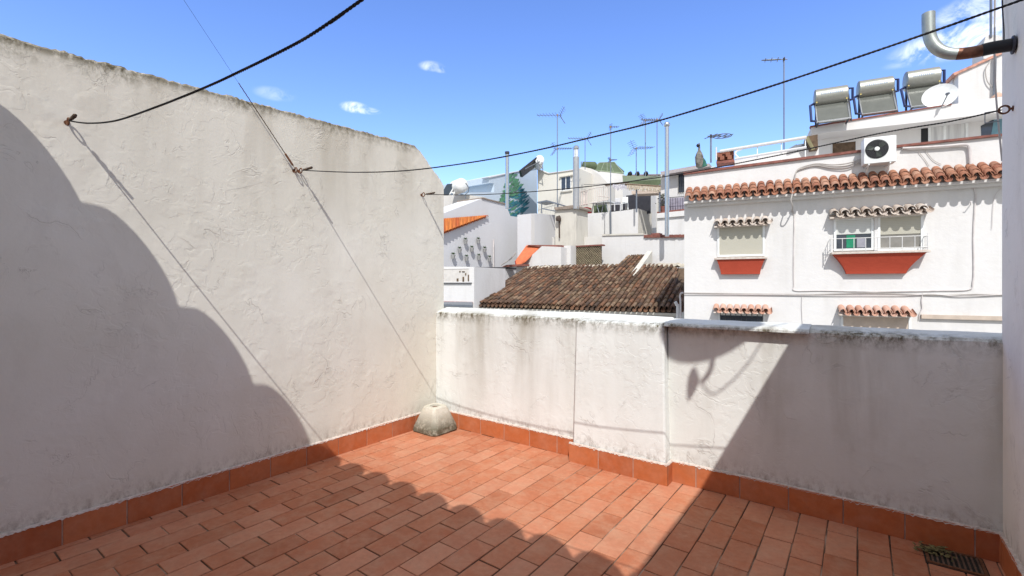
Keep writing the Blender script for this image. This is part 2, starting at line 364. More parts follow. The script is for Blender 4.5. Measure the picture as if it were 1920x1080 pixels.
def P(px, py, Y):     # point seen at that pixel at distance Y
    return CAMP + RT * ((px - CX) / FPX * Y) + FW * Y - UP * ((py - HY) / FPX * Y)
class Fr:
    """vertical plane through the point seen at column px at distance Y, running towards vanishing column vp"""
    def __init__(s, px, Y, vp):
        k = (vp - CX) / FPX; d = RT * k + FW; d.normalize()
        if d.dot(RT) < 0: d = -d
        s.d = d; s.o = P(px, HY, Y); s.o.z = 0
        n = Vector((d.y, -d.x, 0))
        if n.dot(CAMP - s.o) < 0: n = -n
        s.n = n
    def pl(s, px, py, off=0):
        r = RT * ((px - CX) / FPX) + FW - UP * ((py - HY) / FPX)
        t = ((s.o + s.n * off) - CAMP).dot(s.n) / r.dot(s.n)
        return CAMP + r * t
    def c(s, px, py, off=0):
        p = s.pl(px, py, off); return (p - s.o).dot(s.d), p.z
    def at(s, a, off, z): return s.o + s.d * a + s.n * off + UP * z
    def poly(s, mb, pts, off, th): mb.extr([s.pl(x, y, off) for x, y in pts], -s.n * th)
    def rect(s, mb, a0, a1, z0, z1, off, th):
        mb.hexa([s.at(a0, off, z0), s.at(a1, off, z0), s.at(a1, off - th, z0), s.at(a0, off - th, z0), s.at(a0, off, z1), s.at(a1, off, z1), s.at(a1, off - th, z1), s.at(a0, off - th, z1)])
    def prect(s, mb, x0, y0, x1, y1, off, th):   # pixel rectangle at its centre, true rectangle in the plane
        xm = (x0 + x1) / 2; ym = (y0 + y1) / 2
        a0 = s.c(x0, ym, off)[0]; a1 = s.c(x1, ym, off)[0]; z1 = s.c(xm, y0, off)[1]; z0 = s.c(xm, y1, off)[1]
        s.rect(mb, a0, a1, z0, z1, off, th); return a0, a1, z0, z1
GZ = -7.0

# ------------------------------------------------------------------ ground
mb = MB(); mb.box((-400, -400, GZ - .3), (400, 400, GZ)); build('ground', mb, plain('dusty_ground', (.30, .28, .25), .95, 0, .2, .4), kind='structure')

# terrace floor: bricks laid in courses along Y, half-bond
X1, Y0 = 3.74, -3.60
mb = MB(); mb.box((0, Y0, -.25), (X1, 0, -.0045))
fl = build('terrace_floor', mb, M_grout, kind='structure')
mb = MB(); PW, PL = .131, .260
k = -1
while .05 + PW * k < X1:
    xa = .05 + PW * k; xb = xa + PW; off = -2.61 if k % 2 == 0 else -2.48
    off += random.uniform(-.006, .006); j = int((Y0 - off) / PL) - 2
    while off + PL * j < 0:
        ya = off + PL * j; yb = ya + PL
        g = random.uniform(.0022, .0044)
        a0 = max(xa + g, .001); a1 = min(xb - g, X1 - .001); b0 = max(ya + g, Y0); b1 = min(yb - g, -.001)
        if a1 - a0 > .01 and b1 - b0 > .01:
            if not (a0 > 3.34 and b0 > -.24 and a1 < 3.66 and b1 < -.02):
                mb.cur = random.random(); zt = random.uniform(-.0009, .0009); e = .0022
                J = lambda: random.uniform(-.0009, .0009)
                z = [zt + random.uniform(-.0006, .0006) for _ in range(4)]
                q = [(a0 + J(), b0 + J()), (a1 + J(), b0 + J()), (a1 + J(), b1 + J()), (a0 + J(), b1 + J())]
                inn = [(q[0][0] + e, q[0][1] + e), (q[1][0] - e, q[1][1] + e), (q[2][0] - e, q[2][1] - e), (q[3][0] + e, q[3][1] - e)]
                vs = [(x, y, -.012) for x, y in q] + [(x, y, z[i] - .0018) for i, (x, y) in enumerate(q)] + [(x, y, z[i]) for i, (x, y) in enumerate(inn)]
                mb.add(vs, [(8, 9, 10, 11)] + [(4 + i, 4 + (i + 1) % 4, 8 + (i + 1) % 4, 8 + i) for i in range(4)] + [(i, (i + 1) % 4, 4 + (i + 1) % 4, 4 + i) for i in range(4)])
        j += 1
    k += 1
bricks = build('brick_paving', mb, M_floor, fl)

# skirting along a wall face: p0->p1 on the floor, n = outward normal
def skirting(p0, p1, n, start, parent, hgt=.135, th=.013, endcap=True):
    p0 = Vector((*p0, 0)); p1 = Vector((*p1, 0)); n = Vector((*n, 0)); L = (p1 - p0).length; d = (p1 - p0) / L
    g = MB(); a = p0 + n * (th - .0035); b = p1 + n * (th - .0035)
    g.hexa([p0 - n * .004, p1 - n * .004, b, a, p0 - n * .004 + UP * (hgt - .004), p1 - n * .004 + UP * (hgt - .004), b + UP * (hgt - .004), a + UP * (hgt - .004)])
    s = build('skirting', MB_tiles(p0, p1, n, start, hgt, th), M_skirt, parent, bevel=.0015)
    build('grout', g, M_joint, s)
    # ragged plaster fillet lying on the tiles' upper edge
    f = MB(); N = max(2, int(L / .008)); top = []; bot = []; wl = []
    for i in range(N + 1):
        q = p0 + d * (L * i / N); e = random.uniform(.0, .0075) * (1 if random.random() < .8 else 1.8)
        wl.append(q - n * .002 + UP * (hgt + .007)); top.append(q + n * (th * .75) + UP * (hgt + .004)); bot.append(q + n * (th + .0018) + UP * (hgt - e))
    m = N + 1; f.add(wl + top + bot, [(i, i + 1, m + i + 1, m + i) for i in range(N)] + [(m + i, m + i + 1, 2 * m + i + 1, 2 * m + i) for i in range(N)])
    build('plaster_fillet', f, plain('fillet_plaster', (.58, .49, .43), .95, 0, .25, 45), parent)
def MB_tiles(p0, p1, n, start, hgt, th):
    m = MB(); L = (p1 - p0).length; d = (p1 - p0) / L; a = start
    while a > 0: a -= .257
    while a < L:
        x0 = max(a + .003, 0.0); x1 = min(a + .257 - .003, L)
        if x1 - x0 > .008:
            m.cur = random.random(); t2 = th + random.uniform(-.001, .001); h2 = hgt + random.uniform(-.002, .002)
            q0 = p0 + d * x0; q1 = p0 + d * x1
            m.hexa([q0, q1, q1 + n * t2, q0 + n * t2, q0 + UP * h2, q1 + UP * h2, q1 + n * t2 + UP * h2, q0 + n * t2 + UP * h2])
        a += .257
    return m

# ------------------------------------------------------------------ left party wall, with a rough upper edge and a chamfered far end
def rough_wall(face_x, prof, th, sgn):
    """prof: list of (y, ztop); sgn = direction away from terrace"""
    m = MB(); fr = []; ft = []; bt = []; bk = []; mid = []
    for (y, z) in prof:
        j = random.uniform(-.0035, .0035) + .003 * math.sin(y * 31); fr.append((face_x, y, GZ)); mid.append((face_x, y, z - .05)); ft.append((face_x + sgn * random.uniform(0, .004), y, z + j - .012))
        bt.append((face_x + sgn * random.uniform(.012, .022), y, z + j + random.uniform(-.002, .004))); bk.append((face_x + sgn * th, y, z + random.uniform(-.004, .004)))
    n = len(prof); bb = [(face_x + sgn * th, y, GZ) for y, z in prof]
    m.add(fr + mid + ft + bt + bk + bb, [(r * n + i, r * n + i + 1, (r + 1) * n + i + 1, (r + 1) * n + i) for r in range(5) for i in range(n - 1)] + [tuple(k * n for k in range(6)), tuple(k * n + n - 1 for k in range(6))])
    return m
prof = []; y = -5.0
while y < -.25: prof.append((y, 2.55 + .035 * (y + .25))); y += .016
y = -.25
while y < .099: prof.append((y, 2.55 - (y + .25) * .81 - .006 * math.sin((y + .25) / .349 * math.pi) * -1)); y += .016
prof.append((.099, 2.25))
pw = thing('party_wall', (-.08, -1.7, 0), 'tall aged plaster wall with lichen-stained sloping top and clothesline hooks, left of the terrace', 'wall')
build('wall_body', rough_wall(0, prof, .16, -1), M_left, pw)
skirting((0, Y0), (0, 0), (1, 0), .257 - (.257 - (( -2.58 - Y0) % .257)) , pw)

# ------------------------------------------------------------------ front parapet
def wall_seg(pts, zt, mat_unused=None):
    pass
def parapet_strip(x0, x1, yf, ztop, rise, thick, m, zb=GZ):
    n = max(2, int((x1 - x0) / .02)); A = []; A2 = []; B = []; C = []; D = []; E = []
    for i in range(n + 1):
        x = x0 + (x1 - x0) * i / n; j = random.uniform(-.0012, .0012) + .003 * math.sin(x * 5.1) + .002 * math.sin(x * 23)
        A.append((x, yf, zb)); A2.append((x, yf, max(ztop - .05, zb + .001))); B.append((x, yf + random.uniform(0, .002), ztop + j - .014)); C.append((x, yf + .016, ztop + j)); D.append((x, yf + thick, ztop + rise + j * .4)); E.append((x, yf + thick, zb))
    k = n + 1
    m.add(A + A2 + B + C + D + E, [(r * k + i, r * k + i + 1, (r + 1) * k + i + 1, (r + 1) * k + i) for r in range(5) for i in range(n)] + [tuple(j * k for j in range(6)), tuple(j * k + k - 1 for j in range(6))])
pp = thing('parapet', (1.87, .07, 0), 'waist-high whitewashed parapet with a projecting pier and mossy streaks, facing the street', 'parapet wall')
m = MB(); parapet_strip(.0, 1.52, 0, 1.045, .035, .14, m); build('wall_body', m, M_front, pp)
m = MB(); parapet_strip(2.18, 4.08, .0, 1.04, .022, .14, m); build('wall_body', m, M_frontR, pp, label='greyer stained right-hand section of the parapet')
m = MB()      # pier: leans back a little towards its top
a = [(1.51, -.098, GZ), (2.195, -.098, GZ), (2.195, .15, GZ), (1.51, .15, GZ)]
b = [(1.515, -.052, 1.03), (2.165, -.045, 1.03), (2.175, .15, 1.075), (1.515, .15, 1.085)]
nn = 26; lower = []; upper = []
m.hexa([Vector((x, y, 0.0)) if True else 0 for x, y, z in a] + [Vector(q) for q in b])
m.hexa([Vector((1.512, -.096, GZ)), Vector((2.193, -.096, GZ)), Vector((2.193, .149, GZ)), Vector((1.512, .149, GZ)), Vector((1.512, -.096, 0.001)), Vector((2.193, -.096, 0.001)), Vector((2.193, .149, 0.001)), Vector((1.512, .149, 0.001))])
pier = build('pier', m, M_front, pp, bevel=.012)
m = MB(); parapet_strip(2.168, 2.975, -.056, 1.048, .018, .19, m, zb=1.024); build('coping', m, M_front, pp, label='short projecting length of white coping')
skirting((.0, 0), (1.49, 0), (0, -1), .042, pp)
skirting((1.487, -.096), (2.21, -.096), (0, -1), .235, pp)
skirting((2.198, -.098), (2.198, 0), (1, 0), .0, pp)
skirting((2.21, 0), (X1, 0), (0, -1), .15, pp)

# ------------------------------------------------------------------ right side wall (neighbour's flat-roofed annex) and house behind
rw = thing('side_wall', (4.0, -1.7, 0), 'shaded plaster wall at the right edge of the terrace, with flue pipe and line brackets', 'wall')
m = MB(); m.box((X1, -5.0, GZ), (4.1, .02, 2.68)); build('wall_body', m, M_right, rw, bevel=.006)
skirting((X1, 0), (X1, Y0), (-1, 0), .06, rw)
an = thing('annex', (4.6, -2.5, GZ), 'flat-roofed white annex behind the right-hand side wall', 'building')
m = MB(); m.box((4.102, -5.0, GZ), (5.2, .0, 2.52)); build('wall', m, M_house, an)
hb = thing('terrace_house', (1.9, -4.3, 0), 'plastered house behind the camera whose tiled eave shades the terrace', 'house')
m = MB(); m.box((0, -7.0, GZ), (1.6, -3.60, 2.66)); m.box((2.6, -7.0, GZ), (X1, -3.60, 2.66)); m.box((1.6, -7.0, 2.15), (2.6, -3.60, 2.66)); m.box((1.6, -7, GZ), (2.6, -4.3, 2.15)); m.box((1.6, -4.3, GZ), (2.6, -3.6, -.01))
build('wall', m, M_house, hb)
m = MB(); m.box((1.602, -3.80, 0), (2.598, -3.74, 2.148)); dr = build('door', m, M_wood, hb, bevel=.01)
m = MB(); m.tube([(1.7, -3.74, 1.05), (1.7, -3.69, 1.05), (1.8, -3.69, 1.05)], .009); build('handle', m, M_steel, dr)
EZ = 2.67; EY = -3.298
m = MB(); m.box((-.2, EY - 3.5, EZ - .09), (X1 + .6, EY - .0, EZ + .005)); build('eave_board', m, M_house, hb)
m = MB(); pit = .270; x = .532 + pit / 2
while x > -.6: x -= pit
while x < X1 + 1.0:
    q = 0
    for r in range(9):
        m.cur = random.random(); ya = EY - r * .36; za = EZ + .0 + r * .36 * .25 - (.07 if x < .5 else 0)
        jx = random.uniform(-.008, .008); m.half((x + jx, ya + (.0 if r == 0 else .05), za + .005), (x + jx, ya - .40, za + .09), (1, 0, 0), .134, .122, (0, .0, 1), .016, 14, vs=1.62, pw=.85)
    x += pit
build('roof', m, M_tile, hb)

# ------------------------------------------------------------------ clotheslines, hooks
def twisted(path, r, pitch=.024):
    m = MB(); pts = [Vector(p) for p in path]; ln = [0]
    for a, b in zip(pts, pts[1:]): ln.append(ln[-1] + (b - a).length)
    T = ln[-1]; N = int(T / (pitch / 5)); d0 = (pts[-1] - pts[0]).normalized(); a = d0.cross(UP).normalized(); b = a.cross(d0)
    def atl(s):
        for i in range(len(ln) - 1):
            if s <= ln[i + 1] or i == len(ln) - 2:
                t = (s - ln[i]) / max(1e-9, ln[i + 1] - ln[i]); return pts[i].lerp(pts[i + 1], t)
    for ph in (0, math.pi):
        m.tube([atl(T * i / N) + (a * math.cos(2 * math.pi * T * i / N / pitch + ph) + b * math.sin(2 * math.pi * T * i / N / pitch + ph)) * r * .28 for i in range(N + 1)], r * .66, 6)
    return m
def plane_pt(px, py, y):   # point on the vertical plane Y=y
    r = RT * ((px - CX) / FPX) + FW - UP * ((py - HY) / FPX); t = (y - CAMP.y) / r.y; return CAMP + r * t
def smooth_path(p, n=10):
    out = []
    for i in range(len(p) - 1):
        a = p[max(i - 1, 0)]; b = p[i]; c = p[i + 1]; d = p[min(i + 2, len(p) - 1)]
        for k in range(n):
            t = k / n; out.append(.5 * ((2 * b) + (c - a) * t + (2 * a - 5 * b + 4 * c - d) * t * t + (3 * b - a - 3 * c + d) * t ** 3))
    out.append(p[-1]); return out
def sagline(p0, p1, sag, n=40):
    return [p0.lerp(p1, i / n) - UP * (sag * 4 * (i / n) * (1 - i / n)) for i in range(n + 1)]
G = 'clotheslines strung across the terrace'
def eye_hook(p, dirv, parent):
    m = MB(); dirv = Vector(dirv); m.tube([p - dirv * .03, p + dirv * .012], .005, 8)
    c = p + dirv * .028; m.tube([c + dirv * .017 * math.cos(a) + UP * .017 * math.sin(a) for a in [2 * math.pi * i / 14 for i in range(15)]], .0042, 6)
    m.lathe(p - dirv * .002, dirv, [(0, .012), (.005, .012), (.006, .007)], 10); build('hook', m, M_rust, parent, smooth=True)
def knot(p, dirv, parent):
    m = MB(); dirv = Vector(dirv)
    m.tube([p + dirv * t + Vector((0, .002 * math.sin(t * 300), .002 * math.cos(t * 260))) for t in [.02 + i * .004 for i in range(28)]], .0072, 7); build('knot', m, M_ropeb, parent)
LINES = [(-2.562, 2.112, 'nearest twisted black clothesline, hooked high on the left wall beside the rounded eave shadow', .0041),
         (-1.349, 2.103, 'middle twisted black clothesline from the left wall to the top right corner', .0040),
         (-.187, 2.112, 'farthest and thinnest clothesline, hooked near the chamfered end of the left wall', .0040)]
for (ly, lz, lab, rr) in LINES:
    p0 = Vector((.045, ly, lz))
    if ly < -2: pxs = [(165, 231), (216, 226.5), (284, 204), (373, 169), (448, 135), (560, 79), (640, 27), (678, 0)]
    elif ly < -1: pxs = [(660, 323), (760, 320), (880, 305), (1000, 283), (1120, 255), (1240, 225), (1420, 170), (1600, 110), (1760, 55), (1893, 8)]
    else: pxs = [(900, 365), (1050, 355), (1240, 332), (1450, 293), (1650, 250), (1780, 228), (1870, 208)]
    pts = [p0] + [plane_pt(x, y, ly) for x, y in pxs]
    end = pts[-1] + (pts[-1] - pts[-2]).normalized() * 2
    tt = (X1 - .04 - pts[-1].x) / (pts[-1] - pts[-2]).x; end = pts[-1] + (pts[-1] - pts[-2]) * tt
    pts.append(end)
    t = thing('clothesline', p0, lab, 'clothesline', G)
    build('line', twisted(smooth_path(pts, 8), rr), M_rope, t)
    eye_hook(Vector((0, ly, lz)), (1, 0, 0), t); knot(p0, (1, 0, 0), t)
    eye_hook(Vector((X1, ly, end.z)), (-1, 0, 0), t)
# thin diagonal wire from the second hook to the house
t = thing('wire', (0, -1.37, 2.1), 'thin slack wire with a rusty turnbuckle rising from the middle wall hook', 'wire')
a = Vector((.03, -1.385, 2.10)); ry = RT * ((470 - CX) / FPX) + FW - UP * ((190 - HY) / FPX); far = CAMP + ry * ((.03 - CAMP.x) / ry.x); b = a + (far - a) * 2.6
m = MB(); m.tube(sagline(a, b, .0, 10), .0009, 5); build('line', m, M_rope, t)
m = MB(); d = (b - a).normalized(); m.tube([a + d * s for s in (0, .03, .04, .12, .13, .16)], [.002, .002, .007, .007, .002, .002], 8); build('turnbuckle', m, M_rust, t)
m = MB(); m.tube([a + d * s + Vector((.0, .0, .0015 * math.sin(s * 200))) for s in [.1 + i * .01 for i in range(52)]], .0028, 6); build('binding', m, M_ropeb, t)
eye_hook(Vector((0, -1.385, 2.10)), (1, 0, 0), t)

# line bracket on right wall
m = MB(); z = 2.10; m.tube([(X1, .06, z + .03), (X1 - .05, .06, z + .03), (X1 - .05, .06, z - .02), (X1, .06, z - .02)], .003, 6)
build('bracket', m, M_grey, label='small square wire bracket on the right wall beside the window curtains', cat='bracket')

# ------------------------------------------------------------------ flue pipe elbow on the right wall
fp = thing('flue_pipe', (X1, -.2, 2.36), 'bent metal flue pipe curving upward out of the right wall, rusty beside its sleeve', 'flue pipe')
py = -.23; zc = CAMP.z + (HY - 82) / FPX * 2.05
def q(px, yy): return plane_pt(px, yy, py)
path = [q(1905, 83), q(1860, 90), q(1830, 97), q(1800, 101), q(1778, 100), q(1760, 93), q(1748, 80), q(1742, 62), q(1741, 40), q(1741, 25)]
path = smooth_path(path, 5)
R = .025
i1 = 8; i2 = 16
m = MB(); m.tube([Vector((X1 + .02, path[0].y, path[0].z + .012))] + path[:i1 + 1], R * 1.06, 20); build('sleeve', m, M_black, fp, smooth=True)
m = MB(); m.tube(path[i1 - 1:i2 + 1], R, 20); build('rusty_section', m, plain('rusty_flue', (.17, .075, .045), .45, .5, .5, 25), fp, smooth=True)
m = MB(); m.tube(path[i2:], R, 24, cap=False); pts = path[i2:]
m.tube(pts[-2:], R * .86, 24, cap=False); m.lathe(pts[-1] - UP * .05, UP, [(0, R * .86), (.001, .001)], 20); build('pipe', m, plain('dull_flue_steel', (.36, .39, .36), .45, .55, .15, 30), fp, smooth=True)
m = MB(); m.lathe(Vector((X1 - .006, path[0].y, path[0].z)), (-1, 0, 0), [(0, .038), (.006, .038), (.008, .03)], 24); build('collar', m, M_darkm, fp)
m = MB(); m.tube(smooth_path([Vector((X1 - .01, -.05, 2.9)), Vector((X1 - .012, -.06, 2.6)), Vector((X1 - .014, -.10, 2.45)), Vector((X1 - .014, -.1, 2.38))], 6), .003, 6)
build('cable', m, M_darkm, label='thin dark cable hanging down the right wall above the flue', cat='cable')
m = MB(); m.tube(smooth_path([Vector((X1 - .004, .115, 2.9)), Vector((X1 - .008, .118, 2.5)), Vector((X1 - .004, .12, 2.25)), Vector((X1 + .02, .13, 1.9))], 6), .004, 6)
build('cable', m, M_cable, label='grey cable running down the outer corner of the right wall', cat='cable')

# ------------------------------------------------------------------ satellite dish above the annex (only its shadow falls in the picture)
sd = thing('satellite_dish', (4.62, -2.2, 2.52), 'satellite dish on a mast above the right wall, casting the round shadow on the parapet', 'satellite dish')
tt = 3.0
def back(px, py, k=tt):     # wall point carried back towards the sun
    w = plane_pt(px, py, 0.0); return w + Vector((.505, -.775, 1.0)) * k
cw = plane_pt(1300, 640, 0); c0 = Vector((2.45, 0, 1.065)) + Vector((.505, -.775, 1.0)) * tt
m = MB(); prof = [(.10 - .10 * (r / .29) ** 2, max(.002, r)) for r in (.0, .06, .12, .18, .24, .29)]
A = []; n = 32
for th in (0, .006):
    for (h, r) in prof:
        for k2 in range(n):
            an_ = 2 * math.pi * k2 / n; ea = math.cos(an_) * r * 1.34; eb = math.sin(an_) * r * .74; A.append(c0 + Vector((ea * .82 - eb * .57, h + th, ea * .57 + eb * .82)))
fs = []
for l in range(2):
    for i in range(len(prof) - 1):
        for k2 in range(n): fs.append((l * n * 6 + i * n + k2, l * n * 6 + i * n + (k2 + 1) % n, l * n * 6 + (i + 1) * n + (k2 + 1) % n, l * n * 6 + (i + 1) * n + k2))
m.add(A, fs); build('dish', m, M_whitep, sd, smooth=True)
m = MB(); m.tube([back(1336, 668), back(1334, 690), back(1326, 705), back(1316, 716)], .014, 8); build('arm', m, M_grey, sd)
m = MB(); m.tube([back(1300, 694), back(1299, 705), back(1300, 716), back(1296, 732), back(1291, 750)], [.016, .026, .034, .026, .006], 10); build('receiver', m, M_whitep, sd)
m = MB(); m.tube(smooth_path([back(1316, 722), back(1330, 736), back(1345, 736), back(1375, 712), back(1405, 678), back(1440, 625), back(1500, 560)], 5), .005, 6); build('cable', m, M_darkm, sd)
m = MB(); m.tube([c0 + Vector((0, .10, .12)), Vector((4.66, c0.y + .1, c0.z + .12)), Vector((4.66, c0.y + .1, 2.52))], .022, 10); build('mast', m, M_grey, sd)

# ------------------------------------------------------------------ concrete base and drain
cb = thing('umbrella_base', (.21, -.19, 0), 'squat mossy concrete base with a broken hole on top, standing in the terrace corner', 'umbrella base')
m = MB(); n = 8; rings = []
cx_, cy_ = .165, -.175
def ring(h, w, rnd, tx=0, ty=0):
    out = []
    for sx, sy in ((1, -1), (1, 1), (-1, 1), (-1, -1)):
        for t in range(4):
            a0 = math.atan2(sy, sx) + math.radians(-36 + 24 * t)
            c = Vector((sx * (w - rnd), sy * (w - rnd), 0)); out.append(Vector((cx_ + tx, cy_ + ty, h)) + c + Vector((math.cos(a0), math.sin(a0), 0)) * rnd * random.uniform(.97, 1.03))
    return out
lev = [(0, .142, .05), (.012, .150, .05), (.05, .146, .05), (.12, .120, .05), (.18, .098, .046), (.212, .086, .042), (.222, .076, .038), (.220, .042, .03), (.17, .036, .028)]
vs = []
for h, w, r in lev: vs += [v + Vector((random.uniform(-.002, .002), random.uniform(-.002, .002), random.uniform(-.002, .002) if h > 0 else 0)) for v in ring(h, w, r)]
fs = []
for i in range(len(lev) - 1):
    for k2 in range(16): fs.append((i * 16 + k2, i * 16 + (k2 + 1) % 16, (i + 1) * 16 + (k2 + 1) % 16, (i + 1) * 16 + k2))
fs.append([(len(lev) - 1) * 16 + k2 for k2 in range(16)])
m.add(vs, fs); build('concrete_block', m, M_concrete, cb)
m = MB(); m.lathe((cx_, cy_, .15), UP, [(0, .03), (.058, .03), (.06, .026)], 14); build('socket', m, M_rust, cb)

dg = thing('drain_grate', (3.50, -.13, 0), 'rusty floor drain grate in the right-hand corner, half covered by dead leaves', 'drain')
m = MB(); m.box((3.45, -.215, -.03), (3.67, -.022, .0016)); build('pit', m, plain('pit_shade', (.03, .026, .02), .9, 0, .4, 30), dg)  # flat dark top painted as the shaded depth under the grate
m = MB(); x0, x1, y0, y1 = 3.456, 3.664, -.209, -.028
m.box((x0, y0, .000), (x1, y0 + .012, .008)); m.box((x0, y1 - .012, .000), (x1, y1, .008)); m.box((x0, y0 + .012, .000), (x0 + .012, y1 - .012, .008)); m.box((x1 - .012, y0 + .012, .0), (x1, y1 - .012, .008)); build('frame', m, M_rust, dg)
m = MB()
for i in range(10): m.box((x0 + .02 + i * .0185, y0 + .012, .0018), (x0 + .027 + i * .0185, y1 - .012, .0068))
build('bars', m, plain('grate_bars', (.16, .10, .07), .8, .3, .4, 60), dg)
m = MB()
for i in range(70):
    cxx = random.gauss(3.49, .04); cyy = random.gauss(-.085, .035); r = random.uniform(.008, .02); a = random.uniform(0, 6.28); cxx = min(max(cxx, 3.42), 3.62); cyy = min(max(cyy, -.2), -.03)
    z = random.uniform(.01, .026); u = Vector((math.cos(a), math.sin(a), random.uniform(-.3, .3))) * r; w = Vector((-math.sin(a), math.cos(a), random.uniform(-.4, .4))) * r * .5; c = Vector((cxx, cyy, z))
    m.add([c - u, c - w, c + u, c + w, c + Vector((0, 0, .004))], [(0, 1, 4), (1, 2, 4), (2, 3, 4), (3, 0, 4)])
build('dead_leaves', m, M_dry, label='small heap of greenish dead leaves on the corner drain', cat='leaves', kind='stuff')


# ================================================================== BACKGROUND
# ------------------------------------------------------------------ the house across the street
F = Fr(1650, 9.7, -824)
oh = thing('white_townhouse', F.at(0, -2, GZ), 'white townhouse across the street with orange tiled cornice and red-bottomed windows', 'house')
m = MB()
F.poly(m, [(1283, 326), (1618, 283), (1693, 273.5), (1885, 252), (2150, 222), (2150, 900), (1283, 900)], 0, 2.6)
wall = build('wall', m, M_white, oh)
m = MB()
F.poly(m, [(1281, 323), (1618, 280), (1693, 270.5), (1885, 249.5), (2150, 219.5), (2150, 223), (1885, 253.5), (1693, 275), (1618, 284.5), (1281, 327.5)], .05, .35)
build('coping', m, M_redtile, oh)
# cornice of barrel tiles
s0 = F.c(1290, 379, .33)[0]; s1 = F.c(2100, 300, .33)[0]; zt = F.c(1650, 345, .33)[1]; zt2 = F.c(1650, 326, 0)[1]
m = MB(); a = s0; pt = .170
def cornice(m, F, s0, s1, zf, of, zb, ob, pit, r, nseg, matjit=.006, n=8, canal=True):
    a = s0
    while a <= s1:
        for q_ in range(nseg):
            t0 = q_ / nseg; t1 = (q_ + 1) / nseg + .12 / nseg
            m.cur = random.random(); jz = random.uniform(-1, 1) * matjit; ja = random.uniform(-1, 1) * matjit
            A = F.at(a + ja, of + (ob - of) * t0, zf + (zb - zf) * t0 + .012 + jz); B = F.at(a + ja * .5, of + (ob - of) * t1, zf + (zb - zf) * t1 - .004 + jz)
            m.half(A, B, F.d, r, r * .88, UP, .012, n)
        if canal:
            m.cur = random.random()
            A = F.at(a + pit / 2, of + .025, zf - .004); B = F.at(a + pit / 2, ob, zb - .0)
            m.half(A, B, F.d, r * .86, r * .86, UP, .012, 6, flip=True)
        a += pit
cornice(m, F, s0, s1, zt, .34, zt2, .0, pt, .078, 3)
build('tile_cornice', m, M_tile, oh)
m = MB(); F.rect(m, s0 - .1, s1 + .1, zt - .10, zt - .052, .26, .262); F.rect(m, s0 - .05, s1 + .1, zt - .16, zt - .102, .13, .132); build('cornice_moulding', m, M_white, oh)

def townwin(F, parent, x0, y0, x1, y1, kind, proud=.02):
    a0 = F.c(x0, (y0 + y1) / 2)[0]; a1 = F.c(x1, (y0 + y1) / 2)[0]; z1 = F.c((x0 + x1) / 2, y0)[1]; z0 = F.c((x0 + x1) / 2, y1)[1]
    m = MB(); t = .045
    F.rect(m, a0, a1, z0, z0 + t, proud + .012, .03); F.rect(m, a0, a1, z1 - t, z1, proud + .012, .03); F.rect(m, a0, a0 + t, z0 + t, z1 - t, proud + .012, .03); F.rect(m, a1 - t, a1, z0 + t, z1 - t, proud + .012, .03)
    fr = build('window', m, M_whitep, parent, bevel=.004)
    return fr, a0 + t, a1 - t, z0 + t, z1 - t
def hood(F, parent, a0, a1, z, proj, npit, mat, drop=.10):
    pit = (a1 - a0) / npit; m = MB(); cornice(m, F, a0 + pit / 2, a1 - pit * .3, z, proj, z + drop, .0, pit, pit * .44, 1, .004, 8, True)
    h = build('tile_hood', m, mat, parent)
    m = MB(); m.hexa([F.at(a0 + .02, proj - .05, z - pit * .44), F.at(a1 - .02, proj - .05, z - pit * .44), F.at(a1 - .02, 0.003, z - pit * .44), F.at(a0 + .02, 0.003, z - pit * .44), F.at(a0 + .02, proj - .05, z - pit * .36), F.at(a1 - .02, proj - .05, z - pit * .36), F.at(a1 - .02, .003, z + drop - pit * .44), F.at(a0 + .02, .003, z + drop - pit * .44)])
    build('hood_bed', m, M_lime, h); return h
def corbel(F, parent, a0, a1, z1, b0, b1, z0, proj, lab=None):
    """flared red sill: wide at the top, curved sides, tapering back to the wall"""
    m = MB(); n = 8; L = []
    for i in range(n + 1):
        t = i / n; c = 1 - (1 - t) ** 1.9      # 0 at bottom, 1 at top
        c = t ** 1.35
        L.append((b0 + (a0 - b0) * c, b1 + (a1 - b1) * c, z0 + (z1 - z0) * t, .10 + (proj - .10) * c))
    vs = []
    for (p, q2, z, o) in L: vs += [F.at(p, .0, z), F.at(p, o, z), F.at(q2, o, z), F.at(q2, .0, z)]
    fs = [(0, 1, 2, 3), tuple(4 * n + k for k in range(4))] + [(4 * i + k, 4 * i + (k + 1) % 4, 4 * i + 4 + (k + 1) % 4, 4 * i + 4 + k) for i in range(n) for k in range(4)]
    m.add(vs, fs); c = build('sill_corbel', m, M_red, parent)
    m = MB(); F.rect(m, a0 - .05, a1 + .05, z1, z1 + .045, proj + .03, proj + .028); build('sill', m, M_lime, c, bevel=.006)
    return c
# first window
fr, a0, a1, z0, z1 = townwin(F, oh, 1345, 417, 1434, 481, 0)
m = MB(); F.rect(m, a0, a1, z0, z1, .018, .012); build('blind', m, M_blind, fr)
hz = F.c(1389, 418, .2)[1]; hood(F, oh, F.c(1337, 412, .22)[0], F.c(1443, 412, .22)[0], hz, .24, 7, M_lime)
corbel(F, oh, F.c(1344, 486, .12)[0], F.c(1434, 486, .12)[0], F.c(1389, 486, .16)[1], F.c(1352, 514, .1)[0], F.c(1425, 514, .1)[0], F.c(1389, 514, .1)[1], .17)
